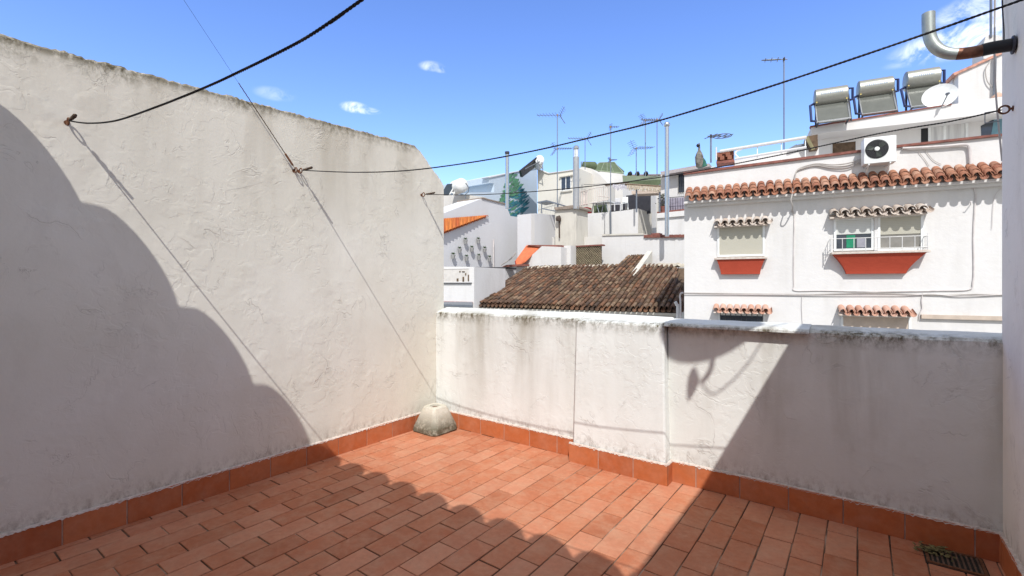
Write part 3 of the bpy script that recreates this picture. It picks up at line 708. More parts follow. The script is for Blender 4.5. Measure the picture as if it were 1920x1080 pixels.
# second window, two leaves
for (x0, x1, k_) in ((1563, 1638, 'w'), (1645, 1731, 'b')):
    y0 = 408 if k_ == 'w' else 402
    fr, a0, a1, z0, z1 = townwin(F, oh, x0, y0, x1, 470, 0)
    zm = F.c((x0 + x1) / 2, 439)[1]
    m = MB(); F.rect(m, a0, a1, zm, z1, .018, .012); build('blind', m, M_blindw if k_ == 'w' else M_blind, fr)
    m = MB(); F.rect(m, a0, a1, z0, zm, .006, .004); build('pane', m, M_glass if k_ == 'w' else plain('dusty_glass', (.22, .21, .19), .3, 0, .2, 4), fr)
    if k_ == 'w':
        m = MB(); F.rect(m, a0 + (a1 - a0) * .30, a0 + (a1 - a0) * .55, z0 + .02, zm - .02, .010, .003); build('green_cloth', m, plain('green_cloth', (.02, .22, .12), .9), fr)
        m = MB(); F.rect(m, a0 + (a1 - a0) * .6, a0 + (a1 - a0) * .85, z0 + .02, zm - .08, .010, .003); build('grey_cloth', m, plain('grey_cloth', (.28, .28, .32), .9), fr)
m = MB(); am0 = F.c(1638, 435)[0]; am1 = F.c(1645, 435)[0]; F.rect(m, am0 + .003, am1 - .003, z0 - .05, z1 + .05, .05, .045); build('mullion', m, M_white, oh)
hood(F, oh, F.c(1555, 396, .22)[0], F.c(1742, 396, .22)[0], F.c(1648, 398, .2)[1], .26, 9, M_lime)
cb2 = corbel(F, oh, F.c(1563, 473, .14)[0], F.c(1737, 473, .2)[0], F.c(1650, 475, .22)[1], F.c(1587, 512, .1)[0], F.c(1699, 512, .1)[0], F.c(1650, 513, .1)[1], .24)
m = MB(); b0 = F.c(1558, 455, .25)[0]; b1 = F.c(1740, 455, .28)[0]; zb_ = F.c(1650, 473, .26)[1] + .03; zt_ = F.c(1650, 445, .26)[1]
for z in (zb_ + .05, zt_): m.tube([F.at(b0, .02, z), F.at(b0, .27, z), F.at(b1, .27, z), F.at(b1, .02, z)], .0075, 5)
N = 8
for i in range(N + 1): m.tube([F.at(b0 + (b1 - b0) * i / N, .27, zb_), F.at(b0 + (b1 - b0) * i / N, .27, zt_ + (.05 if i in (0, N) else 0))], .007, 5)
for i in range(3):
    for bb in (b0, b1): m.tube([F.at(bb, .07 + .08 * i, zb_), F.at(bb, .07 + .08 * i, zt_)], .006, 5)
build('railing', m, plain('white_iron', (.66, .65, .63), .5, .2), oh)
# lower windows
fr, a0, a1, z0, z1 = townwin(F, oh, 1347, 588, 1434, 660, 0); m = MB(); F.rect(m, a0, a1, z0, z1, .006, .004); build('pane', m, M_glass, fr)
m = MB()
for i in range(9): m.tube([F.at(a0 + (a1 - a0) * i / 8, .07, z0), F.at(a0 + (a1 - a0) * i / 8, .07, z1 + .1)], .009, 5)
for k_ in range(4): m.tube([F.at(a0, .07, z1 - .05 - k_ * .12), F.at(a1, .07, z1 - .05 - k_ * .12)], .008, 5)
build('window_grille', m, M_darkm, oh)
hood(F, oh, F.c(1336, 580, .22)[0], F.c(1443, 580, .22)[0], F.c(1389, 583, .2)[1], .24, 8, M_pinktile)
fr, a0, a1, z0, z1 = townwin(F, oh, 1576, 590, 1708, 670, 0); m = MB(); F.rect(m, a0, a1, z0, z1, .018, .012); build('shutter', m, M_beige, fr)
hood(F, oh, F.c(1572, 582, .22)[0], F.c(1711, 582, .22)[0], F.c(1641, 587, .2)[1], .26, 8, M_pinktile)
m = MB(); F.prect(m, 1728, 594, 2100, 602, .06, .056); build('awning_box', m, M_beige, oh)
# cables and conduits pinned to the front
def wallcable(pts, r, mat, parent, off=.012, name='conduit', jag=0.0):
    m = MB(); m.tube(smooth_path([F.pl(x, y + (random.uniform(-jag, jag) if jag else 0), off) for x, y in pts], 4), r, 6); return build(name, m, mat, parent)
M_pipew = plain('painted_conduit', (.58, .54, .52), .7, 0, .15)
wallcable([(1484, 395), (1489, 403), (1488.5, 450), (1488, 500), (1488.5, 535), (1491, 545), (1540, 545), (1640, 547)], .012, M_pipew, oh)
wallcable([(1829, 335), (1826, 350), (1829, 365), (1827, 400), (1825, 450), (1826, 500), (1824, 530), (1816, 543), (1760, 545), (1640, 547)], .014, M_pipew, oh)
wallcable([(1283, 549), (1400, 550.5), (1520, 551.5), (1620, 550), (1700, 551), (1760, 554), (1830, 552), (1900, 554)], .012, M_cable, oh, .02, 'cable', .7)
wallcable([(1283, 551), (1400, 552), (1520, 553), (1640, 553.5), (1700, 554), (1750, 552), (1800, 556), (1900, 552)], .009, M_pipew, oh, .03, 'cable', .8)
wallcable([(1730, 550), (1728, 565), (1729, 578), (1724, 590), (1723, 600)], .009, M_pipew, oh, .02, 'cable')
wallcable([(1504, 552), (1503, 575), (1505, 610)], .005, M_pipew, oh, .02, 'cable')
wallcable([(1878, 352), (1866, 366), (1862, 390), (1860, 430)], .004, M_pipew, oh, .02, 'cable')
for (x, y) in ((1484, 397), (1820, 383)):
    m = MB(); m.tube([F.pl(x, y, .0), F.pl(x, y, .12), F.pl(x, y - 5, .15)], .008, 5); build('bracket', m, M_pipew, oh)
# bundle by the air conditioner
for k_, (dy, rr) in enumerate(((0, .014), (3, .010), (6, .012))):
    m = MB(); m.tube(smooth_path([F.pl(1618, 297 + dy * .5, .06), F.pl(1590, 306 + dy * 1.3, .05), F.pl(1560, 309 + dy, .04), F.pl(1530, 307 + dy * .6, .03), F.pl(1503, 314 + dy * .4, .03), F.pl(1493, 322, .03 + .01 * k_), F.pl(1489, 345, .10), F.pl(1486, 362, .34), F.pl(1483, 376, .40), F.pl(1486, 388, .3), F.pl(1485, 397, .03)], 5), rr, 6)
    build('cable_bundle', m, M_cable, oh)
m = MB(); m.tube(smooth_path([F.pl(1692, 278, .05), F.pl(1720, 277, .05), F.pl(1770, 274, .05), F.pl(1808, 271, .05), F.pl(1817, 276, .05), F.pl(1819, 292, .05), F.pl(1820, 308, .05)], 4), .026, 8); build('conduit', m, M_pipew, oh, smooth=True)
for pts in ([(1722, 284), (1735, 300), (1742, 312)], [(1735, 282), (1750, 300), (1765, 308)]):
    wallcable(pts, .005, M_cable, oh, .02, 'cable')

# air conditioner
ac = thing('air_conditioner', F.pl(1655, 305, .2), 'white air conditioner with black round fan, fixed over the orange tile cornice', 'air conditioner')
a0 = F.c(1620, 280, .36)[0]; a1 = F.c(1681, 280, .36)[0]; z1 = F.c(1650, 256, .36)[1]; z0 = F.c(1650, 305, .36)[1]
m = MB(); F.rect(m, a0, a1, z0, z1, .36, .29); build('casing', m, M_whitep, ac, bevel=.012)
fc = F.at(F.c(1644, 281, .36)[0], .362, F.c(1644, 279.5, .36)[1])
m = MB(); m.lathe(fc - F.n * .02, F.n, [(0, .19), (.025, .19), (.027, .182)], 32); fan = build('fan_grille', m, M_black, ac)
m = MB()
for k_ in range(3):
    a_ = k_ * 2.094 + .6; u = F.d * math.cos(a_) + UP * math.sin(a_); w = -F.d * math.sin(a_) + UP * math.cos(a_); c = fc + F.n * .012
    m.add([c + u * .04 - w * .02, c + u * .16 - w * .02, c + u * .165 + w * .07, c + u * .07 + w * .06 + F.n * .01, c + u * .04 - w * .02 - F.n * .004, c + u * .16 - w * .02 - F.n * .004, c + u * .165 + w * .07 - F.n * .004, c + u * .07 + w * .06], [(0, 1, 2, 3), (7, 6, 5, 4), (0, 4, 5, 1), (1, 5, 6, 2), (2, 6, 7, 3), (3, 7, 4, 0)])
build('fan_blades', m, plain('dark_green_blade', (.045, .055, .045), .5), fan)
m = MB(); m.lathe(fc + F.n * .01, F.n, [(0, .045), (.02, .042), (.026, .03)], 16); build('fan_hub', m, M_whitep, fan)
m = MB()
for rr in (.06, .085, .11, .135, .16, .185):
    m.tube([fc + F.n * .035 + (F.d * math.cos(i * math.pi / 12) + UP * math.sin(i * math.pi / 12)) * rr for i in range(25)], .0022, 4)
build('guard_rings', m, M_darkm, fan)
m = MB()
for aa in (a0 + .08, a1 - .1): m.tube([F.at(aa, 0, z0 - .02), F.at(aa, .38, z0 - .02)], .014, 5); m.tube([F.at(aa, .36, z0 - .02), F.at(aa, .0, z0 - .2)], .010, 5)
build_each('bracket', m, M_whitep, ac)

# ------------------------------------------------------------------ penthouse storey above the townhouse
H = Fr(1650, 11.6, -824)
ph = thing('rooftop_storey', H.at(0, -2, 2.2), 'set-back white rooftop storey with projecting roof slab and curtained window', 'house')
m = MB(); H.poly(m, [(1521, 237), (1600, 224.5), (1727, 205), (2100, 146), (2100, 182), (1727, 229), (1521, 251.5)], 0, 4.5); build('roof_slab', m, M_white, ph)
m = MB(); H.poly(m, [(1519, 236), (1600, 223), (1727, 203), (1785, 194), (1785, 196), (1727, 205.5), (1521, 238.5)], .03, .2); build('slab_edge_tiles', m, M_redtile, ph)
m = MB(); H.poly(m, [(1534, 244), (2100, 176), (2100, 330), (1534, 330)], -.62, 3.6); build('wall', m, M_white, ph)
def framewin(F, parent, x0, y0, x1, y1, off, matp, matf=M_whitep, t=.04, mull=(), name='window', pn='pane'):
    xm = (x0 + x1) / 2; ym = (y0 + y1) / 2
    a0 = F.c(x0, ym, off)[0]; a1 = F.c(x1, ym, off)[0]; z1 = F.c(xm, y0, off)[1]; z0 = F.c(xm, y1, off)[1]
    m = MB(); F.rect(m, a0, a1, z0, z0 + t, off + .02, .03); F.rect(m, a0, a1, z1 - t, z1, off + .02, .03); F.rect(m, a0, a0 + t, z0 + t, z1 - t, off + .02, .03); F.rect(m, a1 - t, a1, z0 + t, z1 - t, off + .02, .03)
    for q in mull: F.rect(m, a0 + (a1 - a0) * q - t / 2, a0 + (a1 - a0) * q + t / 2, z0 + t, z1 - t, off + .02, .03)
    f = build(name, m, matf, parent); m = MB(); F.rect(m, a0 + t, a1 - t, z0 + t, z1 - t, off + .006, .004); build(pn, m, matp, f); return f
framewin(H, ph, 1559, 266, 1606, 292, -.62, M_wood, M_white, .02, pn='blind')
framewin(H, ph, 1740, 223, 1815, 272, -.62, M_curt, M_whitep, .05, (.42,), pn='curtain')
m = MB(); H.prect(m, 1727, 229, 1740, 275, -.612, .004); build('dark_opening', m, M_black, ph)  # black sheet stands in for the shade inside the window opening
m = MB(); H.poly(m, [(1839, 236), (1862, 224), (1900, 218), (1900, 256), (1840, 256)], -.612, .006); w_ = build('window', m, M_glass, ph)
m = MB(); H.poly(m, [(1864, 223), (1900, 217), (1900, 254), (1858, 255)], -.605, .005); build('curtain', m, plain('blue_curtain', (.16, .30, .36), .8), w_)
tw = thing('stair_tower', H.at(1.0, -3, 3.5), 'tall white rooftop wall with sloping pink coping, right of the solar heaters', 'wall')
H2 = Fr(1800, 12.4, -824)
m = MB(); H2.poly(m, [(1797, 137), (1830, 122), (1872, 103), (1960, 60), (1960, 230), (1797, 230)], 0, 1.6); build('wall', m, M_white, tw)
m = MB(); H2.poly(m, [(1787, 137), (1830, 118.5), (1872, 99), (1960, 56), (1960, 61), (1872, 104), (1830, 123), (1790, 141)], .05, 1.7); build('coping', m, plain('pink_coping', (.52, .27, .20), .8, 0, .3, 9), tw)
m = MB(); H2.poly(m, [(1786, 142), (1796, 138), (1796, 205), (1784, 205)], -.3, .8); build('side_buttress', m, M_cool, tw)
m = MB(); m.tube([H2.pl(1866, 106, .08), H2.pl(1864, 180, .08)], .03, 8); build('downpipe', m, M_grey, tw)
m = MB(); m.tube(smooth_path([H2.pl(1858, 112, .05), H2.pl(1848, 130, .05), H2.pl(1851, 152, .05), H2.pl(1862, 165, .05)], 4), .012, 6); build('cable', m, M_cable, tw)
wc = thing('white_chimney', H2.at(.7, -3, 4.5), 'low white rooftop chimney block directly behind the rusty flue pipe', 'chimney')
H3 = Fr(1860, 14, -824)
m = MB(); H3.poly(m, [(1848, 68), (1856, 65), (1872, 66), (1880, 70), (1900, 67), (1900, 110), (1844, 110), (1845, 80)], 0, .8); build('block', m, M_white, wc)

# solar water heaters
def heater(x, base, w, tank_top, lab, Y=11.9):
    """tank above a tilted flat collector, in the townhouse's direction"""
    F = Fr(x, Y, -824); k = (F.c(x + w, base)[0])
    zb = F.c(x, base)[1]; zt = F.c(x, tank_top)[1]; T = zt - zb
    h = thing('solar_water_heater', F.at(k / 2, 0, zb), lab, 'solar heater', 'solar water heaters in a row on the roof slab')
    W_ = k; r = T * .225; zc = zb + T - r; oc = -T * .42
    zp = zb + T * .60
    m = MB(); A = [F.at(.02, 0, zb + .03), F.at(W_ - .02, 0, zb + .03), F.at(W_ - .02, oc + r * .3, zp), F.at(.02, oc + r * .3, zp)]
    nn_ = (A[1] - A[0]).cross(A[3] - A[0]).normalized(); m.extr(A, -nn_ * .06 if nn_.dot(F.n) > 0 else nn_ * .06); pn = build('collector', m, M_panel, h)
    m = MB(); B = lambda u, v: (A[0].lerp(A[1], u)).lerp(A[3].lerp(A[2], u), v) + (nn_ if nn_.dot(F.n) > 0 else -nn_) * .008
    for (p, q) in (((0, 0), (1, 0)), ((1, 0), (1, 1)), ((1, 1), (0, 1)), ((0, 1), (0, 0))): m.tube([B(*p), B(*q)], .022, 5)
    build('collector_frame', m, M_steel, pn)
    m = MB(); m.lathe(F.at(.0, oc, zc), F.d, [(0, r * .6), (.012, r * .92), (.03, r), (W_ - .03, r), (W_ - .012, r * .92), (W_, r * .6)], 26); tk = build('tank', m, M_tank, h, smooth=True)
    m = MB()
    F2 = F
    # maker's strip: a row of small blue letter-like marks along the front of the cylinder
    rnd_ = random.Random(x); aa = W_ * .18
    while aa < W_ * .78:
        ww = rnd_.uniform(.018, .03); ang = .15
        c = F.at(aa, oc + (r + .002) * math.cos(ang), zc + (r + .002) * math.sin(ang)); hh = r * .13
        m.box((0, 0, 0), (0, 0, 0)) if False else None
        u = F.d * ww; v_ = (UP * math.cos(ang) - F.n * math.sin(ang)) * hh
        m.add([c - v_, c + u - v_, c + u + v_, c + v_], [(0, 1, 2, 3)]) ; aa += ww + .016
    build('lettering', m, plain('faded_blue_print', (.27, .33, .42), .6), tk)
    m = MB(); m.tube([F.at(W_, oc, zc + r * .6), F.at(W_ + .10, oc, zc + r * .6), F.at(W_ + .10, oc, zc - r * .7), F.at(W_ + .03, oc + .05, zp)], .032, 6)
    m.tube([F.at(0, oc + .1, zp + .02), F.at(-.09, oc + .1, zp - .02), F.at(-.10, .0, zb + .08), F.at(.02, 0, zb + .06)], .032, 6); build_each('pipe', m, M_bluep, h)
    m = MB()
    for aa in (.05, W_ - .05):
        m.tube([F.at(aa, oc - .05, zb), F.at(aa, oc - .02, zc - r * .6)], .026, 5); m.tube([F.at(aa, 0.02, zb + .01), F.at(aa, oc - .05, zb + .01)], .022, 5); m.tube([F.at(aa, -.08, zb + .10), F.at(aa, oc, zp - .03)], .022, 5)
    m.tube([F.at(W_ + .01, oc, zc), F.at(W_ + .02, oc + .3, zb)], .022, 5)
    build_each('stand_leg', m, M_darkm, h)
    m = MB(); m.lathe(F.at(W_ * .93, oc + r * .75, zc - r * .72), F.n, [(0, .02), (.02, .018)], 8); m.lathe(F.at(W_ * .06, oc + r * .75, zc - r * .72), F.n, [(0, .02), (.02, .018)], 8); build_each('valve', m, plain('brass', (.5, .4, .15), .4, .8), tk)
heater(1530, 232, 66, 158, 'leftmost of the three big solar heaters, grey tank over tilted collector panel')
heater(1614, 218, 70, 141, 'middle one of the three big solar heaters, grey tank over tilted panel')
heater(1706, 204, 68, 122, 'rightmost big solar heater, its collector half hidden by the white satellite dish')

def dish(c, nrm, R, arm, lab, mat=M_whitep, sy=1.0, name='satellite_dish', mast=None):
    d = thing(name, c, lab, 'satellite dish'); nrm = Vector(nrm).normalized()
    m = MB(); prof = [(.0, .003), (R * .03, R * .3), (R * .10, R * .62), (R * .22, R * .93), (R * .25, R), (R * .24, R * 1.01), (R * .09, R * .63), (R * .0, R * .3), (-R * .02, .003)]
    m.lathe(c - nrm * R * .2, nrm, prof, 32, xa=UP - nrm * nrm.z, sx=sy); build('dish', m, mat, d, smooth=True)
    m = MB(); m.tube([c - nrm * R * .1 - UP * R, arm], .013, 6); build('arm', m, M_grey, d)
    m = MB(); m.lathe(arm - nrm * .05, -(arm - c).normalized(), [(0, .025), (.08, .035), (.10, .02)], 10); build('receiver', m, M_grey, d)
    if mast:
        m = MB(); m.tube([c - nrm * .1, mast], .022, 6); build('mast', m, M_darkm, d)
HD = Fr(1760, 11.15, -824)
c = HD.pl(1762, 180); nrm = HD.n * .9 + HD.d * -.25 + UP * .2
dish(c, nrm, .325, HD.pl(1779, 173, .42), 'round white satellite dish in front of the rightmost big solar heater', sy=.92, mast=HD.pl(1757, 204, -.05))
ld = thing('outdoor_lamp', H2.pl(1868, 185, .1), 'small terracotta-coloured wall lamp at the far right beside the rooftop wall', 'lamp')
m = MB(); cc = H2.pl(1869, 186, .1); m.lathe(cc - UP * .06, UP + H2.n * .5, [(0, .04), (.05, .13), (.12, .12), (.20, .05), (.22, .02)], 14); build('shade', m, plain('clay_lamp', (.55, .36, .27), .8, 0, .3, 12), ld, smooth=True)
m = MB(); m.tube([cc + UP * .1, H2.pl(1874, 178, 0)], .015, 6); build('bracket', m, M_rust, ld)

# ------------------------------------------------------------------ rooftop rail, brick box, furniture left of the storey
R1 = Fr(1345, 11.9, -824)
rr = thing('roof_railing', R1.at(1, 0, 2.8), 'white pipe railing sloping along the townhouse roof terrace', 'railing')
m = MB(); m.tube([R1.pl(1343, 300), R1.pl(1343, 276), ], .02, 6); m.tube([R1.pl(1350, 284), R1.pl(1512, 257.5)], .04, 8); build('top_rail', m, M_cool, rr, smooth=True)
m = MB(); m.tube([R1.pl(1378, 298), R1.pl(1512, 276)], .03, 8); build('lower_rail', m, M_cool, rr, smooth=True)
m = MB(); m.tube(smooth_path([R1.pl(1392, 279), R1.pl(1381, 284), R1.pl(1379, 290), R1.pl(1386, 297)], 4), .022, 6); build('end_bracket', m, M_whitep, rr)
m = MB()
for x in (1420, 1465, 1510): m.tube([R1.pl(x, 274 - (x - 1410) * .163, -.02), R1.pl(x, 310, -.02)], .012, 5)
build_each('post', m, M_whitep, rr)
m = MB(); R1.poly(m, [(1376, 301), (1535, 274), (1535, 330), (1376, 330)], -.5, .2); build('terrace_kerb', m, M_white, label='low white kerb wall behind the sloping roof railing', cat='wall')
bb = thing('brick_planter', R1.pl(1360, 300), 'small open brick box at the left end of the roof railing', 'brick box')
m = MB()
for (px, yy, o) in ((1346, 291, .0), (1352, 288, -.1), (1361, 290, 0), (1368, 287, -.05), (1350, 296, .02), (1364, 295, .03)): R1.prect(m, px, yy - 4, px + 8, yy + 3.4, o, .2)
build('bricks', m, M_tile, bb); m = MB(); R1.prect(m, 1344, 284, 1376, 301, -.12, .1); build('back_panel', m, plain('brown_panel', (.25, .09, .05), .8, 0, .3, 9), bb); m = MB(); R1.prect(m, 1343, 300.5, 1377, 305, .02, .4); build('base', m, M_redtile, bb)
sh = thing('roof_shed', R1.pl(1520, 270), 'brown wooden lean-to and grey frame against the rooftop storey', 'shed')
m = MB(); R1.poly(m, [(1511, 256), (1533, 252), (1534, 279), (1519, 281)], -.3, .5); build('panel', m, M_wood, sh); m = MB(); R1.poly(m, [(1509, 257), (1516, 255), (1528, 279), (1522, 281)], -.25, .04); build('parasol', m, plain('olive_canvas', (.20, .18, .10), .9, 0, .3, 8), sh)
tb = thing('roof_table', R1.pl(1495, 280), 'grey folding table on the roof behind the sloping rail', 'table')
m = MB(); R1.poly(m, [(1478, 279), (1490, 272), (1512, 268), (1512, 271), (1491, 277), (1480, 281)], -.4, .6); build('top', m, M_grey, tb)
for x in (1493, 1506): m = MB(); m.tube([R1.pl(x, 271, -.5), R1.pl(x + 3, 283, -.5)], .014, 5); build('leg', m, M_grey, tb)

# ------------------------------------------------------------------ antennas
def antenna(px, yt, yb, Y, lab, kind='yagi', facing=1, size=1.0, second=None, rad=.014, boomdir=None):
    b = P(px, yb, Y); tp = P(px, yt, Y); A = thing('antenna', b, lab, 'antenna', 'television antennas above the rooftops')
    m = MB(); m.tube([b, tp], rad * 1.7, 6); build('mast', m, M_grey, A)
    def head(z, s, f, kd):
        c = Vector((tp.x, tp.y, z)); u = (RT * f * .85 + FW * .35 + UP * .12).normalized(); w = u.cross(UP).normalized()
        m = MB(); m.tube([c - u * .15 * s, c + u * .85 * s], .016, 5)
        n = 7 if kd == 'yagi' else 4
        for i in range(n):
            q = c + u * (i / (n - 1) * .8 * s); L = (.30 - .02 * i) * s; m.tube([q - w * L, q + w * L], .011, 4)
        build('boom', m, M_grey, A)
        m = MB()
        if kd == 'yagi':
            for sg in (1, -1):
                for k_ in range(4):
                    q = c - u * .12 * s + (UP * sg * (.05 + .07 * k_) - u * .05 * k_) * s; m.tube([q - w * .22 * s, q + w * .22 * s], .011, 4)
                m.tube([c - u * .12 * s, c + (UP * sg * .33 - u * .30) * s], .012, 4)
        elif kd == 'loop':
            m.tube([c + u * (.55 + .42 * math.cos(a)) * s + w * .16 * math.sin(a) * s + UP * .03 * math.sin(a) for a in [i * math.pi / 8 for i in range(17)]], .012, 4)
        elif kd == 'grid':
            for k_ in range(5): m.tube([c + UP * (.12 * k_ - .24) * s - w * .25 * s, c + UP * (.12 * k_ - .24) * s + w * .25 * s], .012, 4)
        if m.v: build('reflector', m, M_grey, A)
        m = MB(); m.lathe(c - UP * .04, UP, [(0, .03), (.08, .03)], 8); build('junction_box', m, plain('amber_plastic', (.45, .24, .08), .6) if kd != 'loop' else M_darkm, A)
    head(tp.z - .05, size, facing, kind)
    if second: head(P(px, second, Y).z, size * .8, -facing if kind != 'grid' else facing, 'yagi')
antenna(1045, 214, 400, 24, 'tall mast antenna with two heads, left of the grey chimney', size=1.3, second=279, facing=-1)
antenna(1097, 258, 318, 25, 'short antenna with amber box, just right of the grey chimney', size=1.1, facing=-1, rad=.012)
antenna(1145, 236, 440, 22, 'very thin tall mast in front of the green pyramid roof', kind='grid', size=.5, second=300, rad=.012, facing=1)
antenna(1193, 276, 330, 25, 'low antenna with spread reflector left of the twin tall masts', size=1.3, facing=1)
antenna(1210, 224, 330, 24, 'left mast of the twin tall antennas under the middle clothesline', size=1.0, facing=1)
antenna(1232, 222, 330, 23, 'right mast of the twin tall antennas, beside the steel vent pipe', size=.9, facing=-1)
antenna(1470, 108, 286, 14, 'tallest antenna, thin mast with looped head left of the solar heaters', kind='loop', size=.62, facing=-1, rad=.012)
antenna(1333, 252, 305, 12.5, 'antenna with long flat loop, above the townhouse roof corner', kind='loop', size=.75, facing=1, rad=.014)
antenna(1858, -40, 70, 14, 'antenna mast cut by the picture edge above the flue pipe', size=.8, facing=-1, rad=.02)
# object on roof corner: wrapped parasol and pot
pk = thing('wrapped_parasol', P(1311, 312, 11.8), 'dark bundled parasol with green cloth on the townhouse roof corner', 'parasol')
m = MB(); m.lathe(P(1311, 313, 11.8), UP, [(0, .07), (.1, .09), (.25, .10), (.34, .07), (.42, .03), (.6, .015)], 12); build('canopy', m, plain('cream_black_cloth', (.16, .15, .13), .9, 0, .7, 14), pk)
m = MB(); m.lathe(P(1317, 313, 11.9), UP + RT * -.2, [(0, .12), (.15, .10), (.3, .03)], 10); build('green_cover', m, plain('teal_cloth', (.03, .12, .09), .9, 0, .5, 9), pk)
m = MB(); m.lathe(P(1309, 276, 11.8), UP, [(0, .02), (.04, .05), (.08, .03)], 8); build('finial', m, M_black, pk)

# ------------------------------------------------------------------ old tiled roof below
OR = Fr(885, 16.9, -616)
orf = thing('old_roof_house', OR.at(4, -2, GZ), 'old low house with a wide weathered brown barrel-tile roof', 'house')
ze = OR.c(885, 572)[1]; SL = .33
def top_t(px):    # run of the slope for a column whose eave stands at that place
    return 4.3
sE = OR.c(1272, 582)[0]; nC = 43; pit = sE / nC
m = MB(); mc = MB()
def proj(p):
    r = p - CAMP; Y = r.dot(FW); return CX + FPX * r.dot(RT) / Y, HY - FPX * r.z / Y
slope_up = Vector((0, 0, 1)); 
for i in range(nC + 1):
    s = i * pit; T = 4.35
    tx, ty = proj(OR.at(s, -T, ze + T * SL))
    if 1158 <= tx <= 1199: T = 5.75
    if tx > 1262: T = max(.6, 4.35 - (tx - 1262) * .075)
    if i < 1: T = 4.2
    q = 0; jn = random.uniform(-.01, .01); wob = random.uniform(0, 6)
    while q < T:
        L = random.uniform(.30, .36); L = min(L, T - q + .05); m.cur = random.random()
        js = jn + .018 * math.sin(q * 1.1 + wob) + random.uniform(-.008, .008); jz = random.uniform(-.006, .012) + .02 * math.sin(s * .9 + q * 1.3)
        A = OR.at(s + js, -q, ze + q * SL + .05 + jz + .018); B = OR.at(s + js + random.uniform(-.006, .006), -(q + L + .05), ze + (q + L + .05) * SL + .05 + jz)
        m.half(A, B, OR.d, pit * .36, pit * .31, UP, .012, 6)
        q += L
    q = 0
    while q < T:
        L = .38; mc.cur = random.random(); jz = random.uniform(-.004, .004) + .02 * math.sin(s * .9 + q * 1.3)
        A = OR.at(s + pit / 2, .09 - q, ze + (q - .09) * SL + .035 + jz); B = OR.at(s + pit / 2, -(q + L), ze + (q + L) * SL + .045 + jz)
        mc.half(A, B, OR.d, pit * .40, pit * .40, UP, .012, 5, flip=True); q += L
rf = build('roof_cover_tiles', m, M_oldtile, orf); build('roof_channel_tiles', mc, M_oldtile, orf)
# body and fascia below the eave
m = MB(); OR.rect(m, .1, sE - .15, GZ, ze - .09, -.25, 8.0); build('wall', m, M_white2, orf)
m = MB(); OR.rect(m, 0, sE + .05, ze - .15, ze - .085, -.02, .25); build('eave_board', m, M_dirtyw, orf)
m = MB(); m.hexa([OR.at(.0, -.1, ze - .08), OR.at(sE, -.1, ze - .08), OR.at(sE, -4.3, ze - .08), OR.at(0, -4.3, ze - .08), OR.at(.0, -.1, ze - .075), OR.at(sE, -.1, ze - .075), OR.at(sE, -4.3, ze + 4.3 * SL - .07), OR.at(0, -4.3, ze + 4.3 * SL - .07)]); build('roof_deck', m, M_wood, orf)
# ridge mortar
m = MB(); sa = OR.c(990, 505)[0]
R2 = Fr(990, 20.7, -616)
N = 60; top_ = []; bo = []
for i in range(N + 1):
    s = 0.0 + (sE - .3) * i / N; z = ze + 4.35 * SL + (.10 if not (1150 <= proj(OR.at(s, -4.35, ze + 4.35 * SL))[0] <= 1203) else -.12) + random.uniform(-.02, .03); top_.append(OR.at(s, -4.32, z)); bo.append(OR.at(s, -4.22, z - .09 - random.uniform(0, .05)))
bk = [OR.at(0 + (sE - .3) * i / N, -4.6, ze + 4.2 * SL) for i in range(N + 1)]
k_ = N + 1; m.add(top_ + bo + bk, [(i, i + 1, k_ + i + 1, k_ + i) for i in range(N)] + [(2 * k_ + i, 2 * k_ + i + 1, i + 1, i) for i in range(N)]); build('ridge_mortar', m, plain('old_mortar', (.42, .38, .31), .95, 0, .35, 10), orf)
# white gable beside the raised strip
cols = [i for i in range(nC + 1) if 1158 <= proj(OR.at(i * pit, -4.35, ze + 4.35 * SL))[0] <= 1199]
sg = (cols[-1] + .55) * pit
m = MB(); m.extr([OR.at(sg, -3.0, ze + 3.0 * SL + .08), OR.at(sg, -5.8, ze + 5.8 * SL + .22), OR.at(sg, -5.8, ze + 2.4 * SL)], OR.d * .20); build('gable', m, M_dirtyw, orf)
m = MB(); m.hexa([OR.at(cols[0] * pit - pit / 2, -4.3, ze + 4.1 * SL), OR.at(sg, -4.3, ze + 4.1 * SL), OR.at(sg, -5.8, ze + 4.1 * SL), OR.at(cols[0] * pit - pit / 2, -5.8, ze + 4.1 * SL), OR.at(cols[0] * pit - pit / 2, -4.3, ze + 4.3 * SL - .03), OR.at(sg, -4.3, ze + 4.3 * SL - .03), OR.at(sg, -5.8, ze + 5.75 * SL - .04), OR.at(cols[0] * pit - pit / 2, -5.8, ze + 5.75 * SL - .04)]); build('raised_deck', m, M_white, orf)
dpz = thing('downpipe', P(1272, 600, 13), 'pale curved downpipe at the right end of the old brown roof', 'downpipe')
m = MB(); m.tube(smooth_path([P(1281, 549, 12.8), P(1277, 550, 12.8), P(1275, 556, 12.8), P(1276, 575, 12.8), P(1276, 700, 12.8)], 4), .025, 8); build('pipe', m, M_pipew, dpz, smooth=True)
m = MB(); m.tube(smooth_path([P(1266, 566, 13.2), P(1269, 572, 13.2), P(1271, 585, 13.2), P(1269, 700, 13.2)], 4), .045, 8); build('gutter_outlet', m, M_white, dpz, smooth=True)

# ------------------------------------------------------------------ left group
def block(name, F, pts, off, th, mat, lab, cat='building'):
    m = MB(); F.poly(m, pts, off, th); b = thing(name, F.pl(pts[0][0], pts[0][1], off) * 1.0, lab, cat); build('wall', m, mat, b); return b
VP2 = 1611; VP1 = -230
